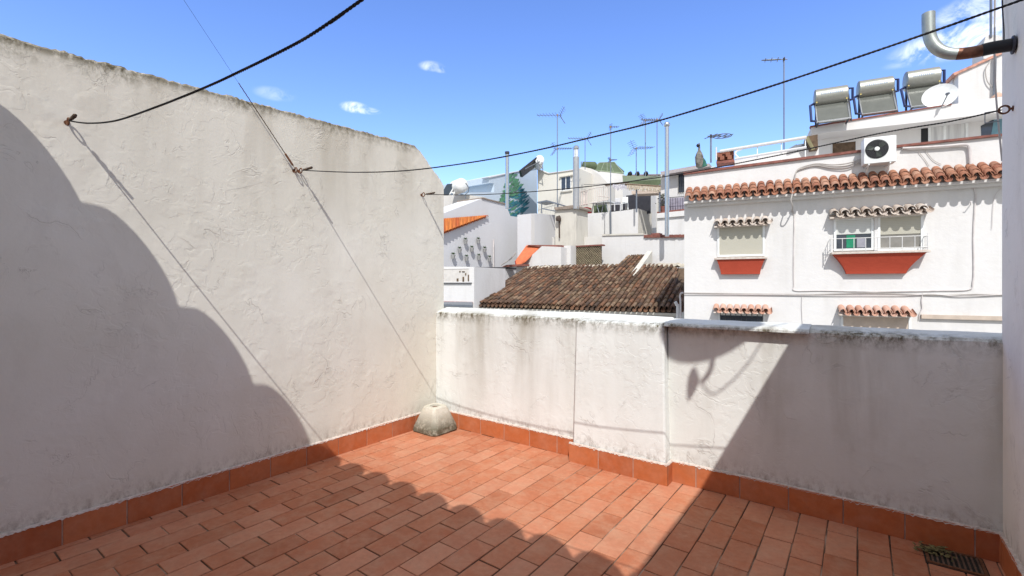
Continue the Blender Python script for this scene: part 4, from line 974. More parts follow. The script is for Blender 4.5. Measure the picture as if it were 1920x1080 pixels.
# low white box by the party wall's end
LB = Fr(834, 17.2, VP1 - 200)
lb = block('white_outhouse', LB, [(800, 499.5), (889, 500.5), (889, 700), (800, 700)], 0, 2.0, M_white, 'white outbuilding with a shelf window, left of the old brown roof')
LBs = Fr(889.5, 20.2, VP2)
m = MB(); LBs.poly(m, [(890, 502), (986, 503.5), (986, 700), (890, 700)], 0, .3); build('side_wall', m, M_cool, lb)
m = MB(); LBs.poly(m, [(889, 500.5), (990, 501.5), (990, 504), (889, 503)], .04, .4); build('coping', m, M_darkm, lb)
f = framewin(LB, lb, 820, 503, 881, 530, .0, plain('shelf_back', (.60, .57, .53), .9, 0, .1), M_white, .03)
m = MB(); rn = random.Random(3)
for (x, y, w, h) in ((856, 522, 3, 5), (861, 508, 2, 2.5), (867, 519, 2.6, 9), (872, 512, 1.6, 4), (877, 515, 2.2, 12), (866, 508.5, 5, 1.6)): LB.prect(m, x, y, x + w, y + h, .03, .02)
build('shelf_clutter', m, M_wood, f)
m = MB(); LB.prect(m, 820, 530, 883, 531.4, .06, .06); build('sill', m, M_darkm, lb)
lt = thing('lean_to_roof', P(850, 572, 16.5), 'short grey and pink tiled lean-to edge left of the old brown roof', 'roof')
LF = Fr(834, 16.4, VP1 - 200); m = MB(); m.hexa([LF.pl(815, 574, .1), LF.pl(886, 576, .1), LF.pl(886, 574, -.6), LF.pl(815, 572, -.6), LF.pl(815, 570, .1), LF.pl(886, 572, .1), LF.pl(886, 566, -.6), LF.pl(815, 566, -.6)]); build('roof', m, M_grey, lt)
m = MB(); LF.prect(m, 815, 565, 886, 568.5, -.58, .1); build('ridge', m, plain('mauve_ridge', (.42, .30, .29), .8, 0, .3, 20), lt)

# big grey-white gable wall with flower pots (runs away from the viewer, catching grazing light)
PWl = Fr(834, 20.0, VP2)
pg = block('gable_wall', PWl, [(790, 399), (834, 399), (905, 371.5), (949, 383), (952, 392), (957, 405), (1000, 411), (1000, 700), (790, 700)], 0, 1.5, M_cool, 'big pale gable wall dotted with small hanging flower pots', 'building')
FF = Fr(905, 24.2, VP1)
m = MB(); FF.poly(m, [(780, 424), (834, 390.5), (905, 370.5), (905, 420), (780, 440)], .4, .3); build('front_wall', m, M_white, pg)
m = MB(); FF.poly(m, [(780, 419), (834, 390), (905, 370), (905, 371.4), (834, 392), (780, 421)], .44, .38); build('front_coping', m, M_coping, pg)
m = MB(); PWl.poly(m, [(904, 370), (949, 381), (949, 383.4), (904, 372)], .05, 1.6); build('gable_coping', m, M_coping, pg)
# orange tiled strip on that wall
ot = thing('tiled_canopy', PWl.pl(870, 425), 'sloping bright orange tiled canopy beside the end of the party wall', 'canopy')
m = MB()
for i in range(26):
    t = i / 25; px = 826 + (911 - 826) * t; yt = 413 - t * 7; yb = 439 - t * 32
    m.cur = random.random(); A = PWl.pl(px, yb + .5, .12 * (1 - t) + .04); B = PWl.pl(px + 1, yt, .02); A += PWl.n * (.03 if i % 2 else 0); m.half(A, B, PWl.d, .12, .10, UP + PWl.n, .015, 5)
build('tiles', m, tilemat('bright_orange_tile', [(.62, .17, .04), (.70, .26, .07), (.50, .12, .04), (.66, .21, .06)], (.30, .10, .05), .4, nscale=6), ot)
m = MB(); m.extr([PWl.pl(820, 443, .1), PWl.pl(912, 406.8, .02), PWl.pl(912, 405.5, .0), PWl.pl(820, 412, .0)], -PWl.n * .02); build('underlay', m, M_redroof, ot)
# pots
pots = [(873, 452, 'in the top row, left of two'), (897, 451, 'in the top row, right of two'), (862, 469, 'second row, leftmost'), (885, 467, 'second row, in the middle'), (909, 468, 'second row, rightmost'), (850, 480, 'bottom row, leftmost'), (875, 484, 'bottom row, second from left'), (898, 482, 'bottom row, third from left'), (918, 485, 'bottom row, rightmost, by the pole')]
first = None
for (px, py, w) in pots:
    c = PWl.pl(px, py, .12); lab = 'small white wall pot on the pale gable wall, ' + w
    if first is None:
        first = thing('flower_pot', c, lab, 'flower pot', 'wall-hung flower pots')
        m = MB(); m.lathe(c - UP * .12, UP, [(0, .06), (.13, .085), (.15, .095), (.17, .095), (.17, .08), (.15, .075)], 14); p_ = build('pot', m, plain('grey_pot', (.34, .34, .33), .8), first, smooth=True)
        m = MB(); rn = random.Random(5)
        for i in range(26):
            d = Vector((rn.uniform(-1, 1), rn.uniform(-1, 1), rn.uniform(.1, 1))).normalized(); b = c + UP * .09 + d * rn.uniform(.0, .09); s = d.cross(UP).normalized() * .025
            m.add([c + UP * .06 + d * .02, b + s, b + d * .04, b - s], [(0, 1, 2, 3)])
        l_ = build('plant', m, M_leaf, first)
    else:
        r_ = first.copy(); COL.objects.link(r_); r_.location = c; r_['label'] = lab
        for ch in (p_, l_): k_ = ch.copy(); COL.objects.link(k_); k_.parent = r_
m = MB(); m.tube([PWl.pl(925.5, 449, .1), PWl.pl(925.5, 501, .1)], .035, 6); build('pole', m, M_pipew, label='pale upright pole on the gable wall right of the flower pots', cat='pole')

# box wall to the right of it, running away, with lit edge
BX = Fr(996, 22.5, VP2)
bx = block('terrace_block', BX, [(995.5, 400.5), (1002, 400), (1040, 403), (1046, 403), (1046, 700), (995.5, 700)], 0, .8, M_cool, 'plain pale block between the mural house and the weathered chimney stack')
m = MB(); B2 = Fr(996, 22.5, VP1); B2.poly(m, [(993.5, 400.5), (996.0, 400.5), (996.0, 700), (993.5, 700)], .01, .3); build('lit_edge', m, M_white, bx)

# house with painted tree
MU = Fr(915, 27.0, VP2)
mu = block('mural_house', MU, [(917, 332), (948, 326), (1007, 314), (1007.5, 470), (880, 470), (880, 361), (926, 360), (926, 344), (918, 343)], 0, 4, M_blue, 'pale blue side wall of a house painted with a green tree mural')
m = MB(); rn = random.Random(11)
MF = plain('mural_green', (.10, .25, .15), .9, 0, .35, 3); MT = plain('mural_teal', (.04, .18, .23), .9, 0, .45, 2)
def stroke(mb_, x, y, L, ang, wd):
    n = 6; up = []; lo = []
    for i in range(n + 1):
        t = i / n; w = wd * math.sin(math.pi * min(1, .12 + t * .88)) ; bx_ = x + L * t * math.cos(ang + .35 * (t - .5)); by = y - L * t * math.sin(ang + .35 * (t - .5))
        up.append((bx_, by - w / 2)); lo.append((bx_, by + w / 2))
    off = .006 + rn.uniform(0, .03); pts = [MU.pl(a, b, off) for a, b in up + lo[::-1]]; mb_.add(pts, [list(range(len(pts)))])
m2 = MB()
for lvl in range(15):
    y = 331 + lvl * 5.3; half = 5 + lvl * 1.5 if lvl < 9 else 18 - (lvl - 9) * .8
    for k_ in range(7):
        tgt = m if (lvl < 8 or rn.random() < .3) else m2
        if k_ >= 5 and lvl > 4: tgt = m2
        x = 961 + (k_ - 3) * half * .42; stroke(tgt, x - 3, y + rn.uniform(-3, 4), half * .7 + 4, rn.uniform(.15, .55), rn.uniform(3.5, 6))
    if lvl > 2: stroke(m2 if lvl % 2 else m, 961 - half * .5, y + 3, -(half * .55), -rn.uniform(.1, .3), 4)
build('mural', m, MF, mu); build('mural', m2, MT, mu)
m = MB(); MU.poly(m, [(915, 332), (948, 325.2), (1007, 313), (1007, 314.6), (948, 326.8), (917, 333.5)], .05, .5); build('coping', m, M_cool, mu)
# cream house adjoining
CR = Fr(1008, 28.4, VP1)
cr = block('cream_house', CR, [(1008, 316), (1010, 319), (1028, 325), (1078, 318), (1086, 316), (1086, 500), (1008, 500)], 0, 5, M_cream, 'cream house with a small dark two-pane window, behind the grey chimney')
framewin(CR, cr, 1051.5, 330.5, 1071, 357.5, .0, M_glass, M_whitep, .05, (.5,))
m = MB(); CR.prect(m, 1048, 328.6, 1073, 330.6, .12, .14); CR.prect(m, 1050, 358, 1072, 359.6, .08, .1); build('lintel', m, M_dirtyw, cr)
m = MB(); CR.poly(m, [(1007, 315), (1010, 318), (1028, 324), (1078, 317), (1078, 318.6), (1028, 325.6), (1010, 319.6)], .06, .3); build('coping', m, M_white2, cr)
# low gate-like frame with roof (porch) in front
po = thing('porch_frame', P(1020, 397, 24), 'small pitched porch roof on grey posts below the cream house', 'porch')
m = MB(); CP = Fr(1010, 24, VP1); CP.poly(m, [(1007, 378.5), (1025, 375), (1047, 382), (1047, 384), (1025, 377.5), (1008, 381)], 0, .8); build('roof', m, M_grey, po)
for (x, y0, y1) in ((1015.5, 380, 400), (1046, 383, 400)): m = MB(); m.tube([CP.pl(x, y0, -.05), CP.pl(x, y1, -.05)], .03, 6); build('post', m, M_grey, po)
m = MB(); m.tube([CP.pl(1016, 391, -.05), CP.pl(1045, 396.5, -.05)], .03, 6); build('rail', m, M_grey, po)
# small weathered stack
WS = Fr(1042, 23.0, VP1)
ws = block('weathered_stack', WS, [(1041, 393), (1080, 389), (1081, 500), (1041, 500)], 0, 1.2, M_dirtyw, 'weathered stained stack with a dark pipe mouth, below the cream house', 'chimney stack')
m = MB(); WS.poly(m, [(1039, 389), (1078, 384), (1083, 387), (1083, 390), (1040, 393.5)], .12, 1.4); build('cap', m, M_coping, ws)
m = MB(); m.lathe(WS.pl(1047, 414, .15), UP, [(0, .12), (.10, .14), (.22, .10)], 12); m.tube([WS.pl(1048.5, 404, .1), WS.pl(1049, 446, .1)], .035, 6); build('downpipe', m, plain('dark_pipe_mouth', (.07, .05, .04), .8), ws)

# chimneys and vent pipes
def stack(px0, px1, yt, yb, Y, mat, lab, capk):
    F_ = Fr(px0, Y, VP1); w = (px1 - px0) / FPX * Y; c = P((px0 + px1) / 2, yb, Y); t = P((px0 + px1) / 2, yt, Y)
    ch = thing('vent_pipe', c, lab, 'vent pipe'); r = w / 2
    if capk == 'cowl':
        m = MB(); m.tube([c, t - UP * .5], r, 12); build('pipe', m, mat, ch, smooth=True)
        m = MB(); m.tube([t - UP * .5, t], r * .62, 12); build('inner_flue', m, M_whitep, ch, smooth=True)
        m = MB(); m.tube([t - UP * .10, t, t + UP * .05], [r * .95, r * .95, r * .5], 12)
        for a in range(4): d = Vector((math.cos(a * 1.57 + .4), math.sin(a * 1.57 + .4), 0)) * r * .9; m.tube([t - UP * .52 + d, t - UP * .05 + d], .015, 4)
        build('cowl', m, M_steel, ch)
    elif capk == 'ball':
        m = MB(); m.tube([c, t], r, 12); build('pipe', m, mat, ch, smooth=True)
        m = MB(); R_ = r * 1.45; m.lathe(t - UP * R_ * .3, UP, [(R_ * (1 - math.cos(a)), R_ * math.sin(a) + .001) for a in [math.pi * i / 8 for i in range(9)]], 14); build('cap', m, M_steel, ch, smooth=True)
        m = MB(); m.lathe(c + (t - c) * .36, UP, [(0, r * 1.12), (.05, r * 1.12)], 12); build('joint_ring', m, M_steel, ch)
    else:
        m = MB(); m.tube([c, t], r, 12); build('pipe', m, mat, ch, smooth=True)
        m = MB(); m.lathe(t - UP * .02, UP, [(0, r * 1.1), (.06, r * 1.25), (.12, r * 1.25), (.13, r * .5)], 12); build('cap', m, M_darkm, ch)
stack(947.5, 954.5, 289, 391, 19.5, M_steel, 'slim steel vent pipe standing in front of the tree mural', 'flat')
stack(1074.5, 1086, 275, 392, 22.3, plain('grey_flue', (.36, .37, .38), .5, .2, .1), 'thick grey chimney pipe beside the two-pane window', 'cowl')
stack(1246.5, 1254.5, 238, 443, 18.9, M_steel, 'tallest steel vent pipe with a round cap, left of the townhouse', 'ball')

# solar heater on the mural house
s2 = thing('solar_water_heater', P(990, 318, 27.5), 'black tilted solar collector with a white tank on the mural house', 'solar heater')
Q = lambda x, y, Y=27.5: P(x, y, Y)
m = MB(); m.extr([Q(973, 320), Q(1006, 294), Q(1008, 297), Q(977, 321)], FW * 1.6 + RT * .1); build('collector', m, M_black, s2)
m = MB(); m.lathe(Q(1012, 299), FW, [(0, .2), (.03, .26), (1.5, .26), (1.53, .2)], 18); build('tank', m, M_whitep, s2, smooth=True)
m = MB(); m.tube([Q(1008, 300), Q(1009, 318)], .03, 5); m.tube([Q(1016, 304), Q(1018, 320)], .03, 5); m.tube([Q(985, 317), Q(1012, 303)], .03, 5); m.tube([Q(1009, 306), Q(1018, 318)], .02, 5); build_each('stand_leg', m, M_grey, s2)
# solar heater next to the party wall
s3 = thing('solar_water_heater', P(857, 368, 26), 'white round-ended solar tank with dark collector beside the party wall', 'solar heater')
Q = lambda x, y, Y=25: P(x, y, Y)
m = MB(); m.extr([Q(826, 366), Q(838, 345), Q(854, 343.5), Q(842, 366)], FW * .1 + UP * .0); build('collector', m, M_panelb, s3)
m = MB(); ax = (RT * .55 + FW * -.83); r_ = .38; m.lathe(Q(852, 353, 25.6), ax, [(0, .1), (.04, r_ * .8), (.12, r_), (.9, r_), (1.0, r_ * .85), (1.06, r_ * .45), (1.08, .02)], 24); build('tank', m, M_whitep, s3, smooth=True)
m = MB()
for (a, b) in (((842, 367), (855, 344)), ((849, 368), (860, 346)), ((845, 361), (852, 362)), ((849, 354), (856, 355))): m.tube([Q(*a), Q(*b)], .035, 5)
build('ladder_frame', m, M_whitep, s3)
m = MB(); m.tube([Q(855, 343), Q(862, 341), Q(871, 339.5), Q(873, 343)], .025, 5); m.tube([Q(873, 343, 24.6), Q(879, 352, 24.6), Q(878, 360, 24.6), Q(873, 364, 24.6), Q(873, 372, 24.6)], .025, 5); build_each('pipe', m, M_grey, s3)
fw = block('far_wall', Fr(834, 26.5, VP1), [(780, 362), (880, 366), (905, 369), (905, 450), (780, 450)], 0, .3, M_white2, 'plain white wall under the round-ended solar tank')

# ------------------------------------------------------------------ centre: green roofs, terrace
CG = Fr(1085, 28.6, VP1)
cg = block('gabled_house', CG, [(1078, 322), (1091, 312.5), (1108, 316), (1124, 327), (1140, 344), (1140, 480), (1078, 480)], 0, 1.0, M_white2, 'white gabled house under the olive green pyramid roof')
m = MB(); BH = Fr(1115, 31.2, VP1); BH.poly(m, [(1112, 320), (1168, 326.5), (1168, 480), (1112, 480)], 0, 4.0); build('rear_wall', m, M_white, cg)
gr = thing('green_pyramid_roof', P(1140, 325, 31), 'olive green pyramid-shaped sheet roof on the gabled house', 'roof')
Q = lambda x, y, Y: P(x, y, Y); ap1 = Q(1124, 305.5, 33); ap2 = Q(1152, 304.5, 33.5)
m = MB(); bs = [Q(1108, 319, 31), Q(1169, 325.5, 31), Q(1171, 321, 36), Q(1114, 318, 36)]
m.add([*bs, ap1, ap2], [(0, 1, 5, 4), (1, 2, 5), (2, 3, 4, 5), (3, 0, 4), (3, 2, 1, 0)]); build('roof_sheets', m, M_green, gr)
m = MB(); 
for (a, b) in ((bs[0], ap1), (bs[1], ap2), (ap1, ap2), (bs[0], bs[1])): m.tube([a, b], .05, 5)
for t in (.3, .5, .7): m.tube([bs[0].lerp(bs[1], t), ap1.lerp(ap2, t)], .03, 4)
build('ridge_battens', m, M_grn2, gr)
wt = thing('water_tank', P(1102, 316, 30), 'dark olive round water tank next to the green pyramid roof', 'water tank')
m = MB(); m.lathe(P(1092, 310, 30), RT * .95 + FW * .2, [(0, .1), (.05, .24), (.8, .27), (.9, .22), (.95, .05)], 16); build('tank', m, M_green, wt, smooth=True)
m = MB(); m.tube([P(1090, 303, 30), P(1090, 315, 30)], .04, 5); m.tube([P(1093, 303, 30), P(1093, 315, 30)], .03, 5); build_each('stand_leg', m, M_grey, wt)
gs = thing('green_awning', P(1200, 340, 28), 'long pale green sheet canopy behind the rooftop terrace', 'awning')
m = MB(); GA = Fr(1168, 28, VP1)
GA.poly(m, [(1167, 329), (1240, 331), (1240, 337), (1168, 341)], 0, .8); build('upper_sheet', m, M_grn2, gs)
m = MB(); GA.poly(m, [(1174, 341), (1240, 337.5), (1240, 347.5), (1176, 343.5)], .1, .5); build('lower_sheet', m, M_green, gs)
for i, (x, y) in enumerate(((1180, 329), (1194, 329), (1210, 329))):
    m = MB(); m.lathe(GA.pl(x, y, -.3), UP + RT * .4, [(0, .12), (.12, .15), (.25, .05)], 8); m.tube([GA.pl(x, y, -.3), GA.pl(x + 5, y - 5, -.3)], .04, 5)
    build('roof_vent', m, M_black, label=['dark roof vent, left of three on the green canopy', 'dark roof vent, middle of three on the green canopy', 'dark roof vent, right of three on the green canopy'][i], cat='vent', group='roof vents on the green canopy')
# terrace building
TB = Fr(1082, 25, VP1)
tbd = block('rooftop_terrace', TB, [(1081, 402), (1150, 397), (1196, 391.5), (1196.3, 520), (1081, 520)], 0, .25, M_white, 'white parapet block carrying the furnished rooftop terrace')
TS = Fr(1196.3, (TB.pl(1196, 533) - CAMP).dot(FW), VP2)
m = MB(); TS.poly(m, [(1196.5, 391), (1222, 399), (1222, 520), (1196.5, 520)], -.0, .3); build('side_wall', m, M_cream, tbd)
m = MB(); TB.poly(m, [(1060, 397), (1240, 380), (1240, 520), (1060, 520)], -3.6, .2); build('back_wall', m, M_cream, tbd)
m = MB(); m.tube([TB.pl(1144.5, 395, .06), TB.pl(1145, 440, .06)], .045, 6); build('downpipe', m, M_grey, tbd)
m = MB(); TS.poly(m, [(1220, 357), (1231, 362), (1231, 520), (1220, 520)], -.1, .5); build('corner_pillar', m, M_white, tbd)
m = MB(); TB.poly(m, [(1184, 358), (1232, 356), (1232, 362), (1184, 364)], .1, .7); aw = build('canopy_edge', m, plain('peach_fascia', (.60, .50, .42), .9, 0, .1), tbd)
ra = thing('reed_pergola', P(1205, 350, 26), 'ragged beige reed pergola edge above the rooftop terrace', 'pergola')
m = MB(); rn = random.Random(4)
for i in range(90):
    t = i / 89; x = 1176 + t * 62; y = 344 + t * 4; m.tube([TB.pl(x, y, .5), TB.pl(x + rn.uniform(-1, 1.5), y + 8 + rn.uniform(0, 5), .6)], .016, 4)
build('reeds', m, M_reed, ra); m = MB(); m.tube([TB.pl(1172, 346, .5), TB.pl(1239, 350, .5)], .05, 6); build('beam', m, M_wood, ra)
for i in range(2):
    m = MB(); x = (1193.5, 1237)[i]; m.tube([TB.pl(x, 346, .45), TB.pl(x, 398, .45)], .04, 6); build('post', m, M_grey, ra)
m = MB(); TB.prect(m, 1134, 343, 1178, 345, -1.0, .15); wr = build('beam', m, M_wood, label='dark horizontal beam left of the reed pergola', cat='beam')
rl = thing('terrace_railing', TB.pl(1110, 395, -.1), 'thin pale iron railing of the rooftop terrace', 'railing')
m = MB(); TR = TB
for (p, q) in (((1086, 360), (1118, 352)), ((1118, 352), (1143, 349)), ((1086, 385), (1143, 374)), ((1120, 367), (1142, 370))): m.tube([TR.pl(*p, -.2), TR.pl(*q, -.2)], .02, 5)
for i in range(16): x = 1086 + i * 3.8; y = 360 - i * .7; m.tube([TR.pl(x, y, -.2), TR.pl(x, y + 26 - i * .2, -.2)], .014, 4)
for i in range(3): m.tube([TR.pl(1090 + i * 5, 358, -.25), TR.pl(1090 + i * 5, 385, -.25)], .05, 4)
build('bars', m, plain('pale_iron', (.62, .55, .50), .6), rl)
cl_ = thing('hanging_laundry', TB.pl(1160, 352, .2), 'patterned grey and white laundry hanging under the pergola', 'laundry')
m = MB(); 
for i in range(7): TB.prect(m, 1149 + i * 4, 345 + (i % 3), 1152.4 + i * 4, 353 + (i * 7 % 5), .1 + .02 * (i % 2), .01)
build('clothes', m, plain('patterned_cloth', (.5, .48, .52), .9, 0, .6, 20), cl_); m = MB(); m.tube([TB.pl(1147, 345, .1), TB.pl(1180, 346, .1)], .01, 4); build('line', m, M_darkm, cl_)
tbx = thing('terrace_table', TB.pl(1125, 398, -.3), 'pale garden table with crossed legs on the rooftop terrace', 'table')
m = MB(); TB.prect(m, 1108, 377, 1141, 379.6, -.3, .8); build('tabletop', m, M_whitep, tbx)
for (a, b) in (((1113, 380), (1110, 399)), ((1118, 380), (1123, 399)), ((1132, 380), (1128, 399)), ((1136, 380), (1140, 399))): m = MB(); m.tube([TB.pl(*a, -.4), TB.pl(*b, -.4)], .025, 5); build('leg', m, M_grey, tbx)
def chair(x, y, s, lab, mat):
    c = thing('garden_chair', TB.pl(x, y + 20 * s, -.5), lab, 'chair', 'garden chairs on the rooftop terrace'); Qp = lambda dx, dy, o=-.5: TB.pl(x + dx * s, y + dy * s, o)
    m = MB(); m.extr([Qp(-5, 0), Qp(5, -1), Qp(5, 10), Qp(-5, 10)], -TB.n * .05); build('backrest', m, mat, c, bevel=.02)
    m = MB(); m.hexa([Qp(-6, 11, 0), Qp(6, 11, 0), Qp(5, 11, -.55), Qp(-5, 11, -.55), Qp(-6, 10, 0), Qp(6, 10, 0), Qp(5, 10, -.55), Qp(-5, 10, -.55)]); build('seat', m, mat, c)
    for dx, o in ((-5.5, 0), (5.5, 0), (-4.6, -.5), (4.6, -.5)): m = MB(); m.tube([Qp(dx, 11, o), Qp(dx, 22, o)], .025, 5); build('leg', m, mat, c)
chair(1158, 372, 1.05, 'grey garden chair in the middle of the rooftop terrace', M_cool)
chair(1172, 370, 1.05, 'white garden chair near the shaded opening of the terrace', M_whitep)
m = MB(); TB.prect(m, 1113, 384, 1133, 398, -1.2, .4); build('storage_box', m, M_green, label='dark green storage box under the terrace table', cat='box')
m = MB(); TB.prect(m, 1174, 364, 1219, 402, -1.2, .1); TB.prect(m, 1146, 383, 1172, 398, -1.4, .1); build('shade_sheet', m, M_darkm, label='dark sheet painted as the shaded opening at the back of the furnished terrace', cat='screen')  # dark sheets stand in for the shade at the back of the terrace
m = MB(); TB.poly(m, [(1085, 389), (1101, 388), (1101, 399), (1083, 401)], .02, .5); build('red_cabinet', m, M_maroon, label='small maroon cabinet next to the thick grey chimney pipe', cat='cabinet')

# house strip between terrace and townhouse
NB = Fr(1235, 22.0, VP1 - 200)
nb = block('narrow_house', NB, [(1239, 326), (1340, 312), (1340, 600), (1239, 600)], -.5, 3, M_white, 'narrow white house with a barred window, squeezed left of the townhouse')
m = MB(); NB.poly(m, [(1238, 322), (1300, 311), (1330, 306), (1330, 312), (1300, 318), (1240, 328)], .0, 2.0); build('roof_slab', m, plain('grey_mauve_slab', (.40, .36, .36), .9), nb)
f = framewin(NB, nb, 1271, 325, 1292, 362, -.5, M_glass, M_cream, .03)
m = MB()
for i in range(6): x = 1272.5 + i * 3.6; m.tube([NB.pl(x, 324, -.4), NB.pl(x, 362, -.4)], .012, 4)
build_each('window_bar', m, M_darkm, f)
m = MB(); NB.poly(m, [(1232, 400), (1290, 394), (1290, 404), (1232, 409)], .1, .6); build('balcony_slab', m, M_white, nb)
m = MB(); NB.poly(m, [(1232, 397), (1290, 391), (1290, 394), (1232, 400)], .08, .5); build('balcony_floor', m, M_redtile, nb)
m = MB(); NB.poly(m, [(1232, 408), (1290, 403), (1290, 600), (1232, 600)], .0, .4); build('lower_wall', m, M_white, nb)
m = MB()
for i in range(12): x = 1234 + i * 4.6; m.tube([NB.pl(x, 371, .0), NB.pl(x, 397, .0)], .01, 4)
m.tube([NB.pl(1233, 372, 0), NB.pl(1288, 368, 0)], .015, 4); build('railing', m, M_darkm, nb)
m = MB(); NB.poly(m, [(1238, 373), (1290, 369), (1290, 392), (1238, 396)], -.3, .1); build('shaded_back', m, plain('violet_shade_tone', (.30, .28, .34), .9, 0, .3, 5), nb)  # violet sheet painted as the shade behind the balcony railing
pl_ = thing('potted_plant', NB.pl(1242, 397, 0), 'bushy dry-looking potted plant on the narrow house balcony', 'plant')
m = MB(); c = NB.pl(1243, 394, -.05); m.lathe(c - UP * .05, UP, [(0, .1), (.2, .14), (.22, .12)], 12); build('pot', m, M_redtile, pl_)
m = MB(); rn = random.Random(8)
for i in range(170):
    q = c + UP * rn.uniform(.15, .72) + RT * rn.gauss(0, .09) + FW * rn.gauss(0, .08); d = Vector((rn.uniform(-1, 1), rn.uniform(-1, 1), rn.uniform(-.4, 1))).normalized(); s = d.cross(Vector((.2, .5, .4))).normalized() * .02
    m.add([q, q + d * .05 + s, q + d * .11, q + d * .05 - s], [(0, 1, 2, 3)])
build('foliage', m, plain('dull_foliage', (.12, .13, .09), .8, 0, .6, 30), pl_)

# lower middle walls
WM = Fr(1130, 21.3, VP1)
wm = block('courtyard_wall', WM, [(1129, 441), (1206, 439.5), (1206.2, 445), (1300, 442), (1300, 700), (1129, 700)], 0, .4, M_white, 'white courtyard wall with rough coping, right of the lattice screen', 'wall')
m = MB(); WM.poly(m, [(1128, 439), (1206, 437.5), (1206, 440), (1128, 442)], .05, .5); build('coping', m, M_dirtyw, wm)
m = MB(); rn = random.Random(2)
for i in range(26): x = 1207 + i * 3.0; m.cur = rn.random(); WM.prect(m, x, 440.2 + rn.uniform(-.8, .6) - i * .02, x + 2.8, 445.5 - i * .02, .06 + rn.uniform(0, .04), .5)
WM.prect(m, 1221, 437, 1236, 441.0, .05, .4); build('broken_tiles', m, M_redtile, wm)
mw = block('long_white_wall', Fr(1048, 23.5, VP1), [(1000, 440), (1047, 446), (1135, 443), (1135, 700), (1000, 700)], -.3, .3, M_white2, 'long white wall behind the lattice screen', 'wall')
LS = Fr(1072, 21.4, VP1)
ls = thing('lattice_screen', LS.pl(1100, 500), 'brown wooden lattice screen with plants behind, above the old roof', 'screen')
m = MB(); LS.prect(m, 1072.5, 462, 1127.5, 499, -.15, .05); build('back_shade', m, plain('deep_brown', (.10, .075, .05), .9, 0, .5, 9), ls)
m = MB(); rn = random.Random(6); a0, z1_ = LS.c(1072.5, 462); a1, z0_ = LS.c(1127.5, 499)
w = a1 - a0; hgt = z1_ - z0_; st = .11; n_ = int((w + hgt) / st)
for i in range(1, n_):
    for sgn in (0, 1):
        x_a = i * st; pa = (min(x_a, w), max(0, x_a - w)); pb = (max(0, x_a - hgt), min(x_a, hgt))
        if sgn: pa = (w - pa[0], pa[1]); pb = (w - pb[0], pb[1])
        m.tube([LS.at(a0 + pa[0], .0 + .01 * sgn, z0_ + pa[1]), LS.at(a0 + pb[0], .0 + .01 * sgn, z0_ + pb[1])], .010, 4)
build('lattice', m, plain('lattice_wood', (.36, .30, .20), .9, 0, .5, 14), ls)
m = MB(); LS.prect(m, 1071, 459.5, 1129, 462, .05, .3); build('top_tiles', m, M_redtile, ls)
m = MB()
for i in range(120):
    x = rn.uniform(1075, 1125); y = rn.uniform(464, 497); q = LS.pl(x, y, -.05); d = Vector((rn.uniform(-1, 1), rn.uniform(-1, 1), rn.uniform(-1, 1))).normalized(); s = d.cross(UP).normalized() * .03; m.add([q - d * .04, q + s, q + d * .05, q - s], [(0, 1, 2, 3)])
build('climbing_plant', m, plain('climber_leaf', (.16, .16, .10), .9, 0, .6, 20), ls)
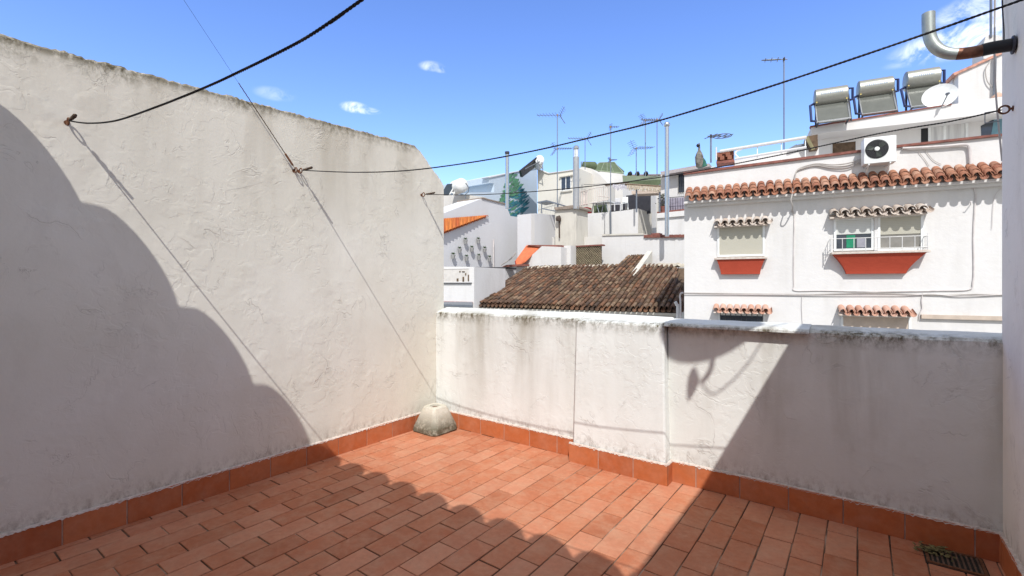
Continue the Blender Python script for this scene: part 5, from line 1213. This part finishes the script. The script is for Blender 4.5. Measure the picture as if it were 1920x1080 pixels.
# red ramp and small annex
RA = Fr(965, 22.0, VP1)
ra_ = thing('red_stair_roof', RA.pl(1000, 495), 'sloping brick-red painted roof of a stairwell above the old tiles', 'roof')
m = MB(); m.extr([RA.pl(968, 496.5, .3), RA.pl(966, 489, .28), RA.pl(987, 460, -.5), RA.pl(1016, 459.5, -.5), RA.pl(985, 489, .3), RA.pl(970, 497, .32)], UP * -.06); build('red_slope', m, M_redroof, ra_)
m = MB(); RA.poly(m, [(986, 459), (1052, 459.5), (1052, 463.5), (1012, 463.5)], -.3, .5); build('red_edge', m, M_redtile, ra_)
m = MB(); RA.poly(m, [(968, 501), (985, 489.5), (1016, 461.5), (1052, 463), (1052, 600), (960, 600)], -.02, .6); build('stair_wall', m, M_white, ra_)
m = MB(); RA.poly(m, [(950, 496.5), (984, 495), (984, 498.5), (940, 500.5)], .35, .5); build('red_step', m, M_redtile, ra_)
m = MB(); m.tube([RA.pl(940, 497, .5), RA.pl(957, 486, .45), RA.pl(968, 474, .4)], .03, 5); build('handrail', m, M_cable, ra_)
m = MB(); m.tube([RA.pl(966, 489, .3), RA.pl(967, 497, .3)], .02, 5); build('red_post', m, M_maroon, ra_)
sa_ = block('small_annex', Fr(1016, 21.8, VP1), [(1016, 463.5), (1070, 460), (1070, 600), (1016, 600)], .05, .5, M_white, 'small white annex with a narrow window, left of the lattice screen')
SF = Fr(1016, 21.8, VP1); framewin(SF, sa_, 1026, 476, 1045, 498, .05, M_cool, M_white, .05)
m = MB(); SF.prect(m, 1018, 466.5, 1050, 469.5, .1, .1); build('lintel', m, M_grey, sa_)
m = MB(); SF.prect(m, 1046, 470, 1054, 484, .2, .15); build('meter_box', m, M_grey, sa_)

# lamp-like mast end hidden in the street: pavement between the houses

# a few more far roofs, parapets and aerials so the skyline reads as layered town
for i, (x0, x1, y0, Y, mat, lab) in enumerate([
    (1176, 1240, 322, 33, M_white2, 'low distant white block behind the green sheet canopy'),
    (1030, 1076, 321, 34, M_white, 'distant white block just behind the cream house roofline')]):
    fr_ = Fr(x0, Y, VP1); m = MB(); fr_.poly(m, [(x0, y0 + 6), (x1, y0 + 5), (x1, 480), (x0, 480)], 0, 4); b = thing('distant_block', fr_.pl(x0, y0), lab, 'building'); build('wall', m, mat, b)
    m = MB(); fr_.poly(m, [(x0 - 1, y0 + 5.2), (x1 + 1, y0 + 4.2), (x1 + 1, y0 + 6), (x0 - 1, y0 + 7)], .08, .5); build('coping', m, M_coping, b)
m = MB(); m.tube(sagline(P(1095, 346, 24.6), P(1236, 329, 24.2), .12), .012, 5); build('cable', m, M_darkm, label='thin dark cable sagging over the furnished rooftop terrace', cat='cable')
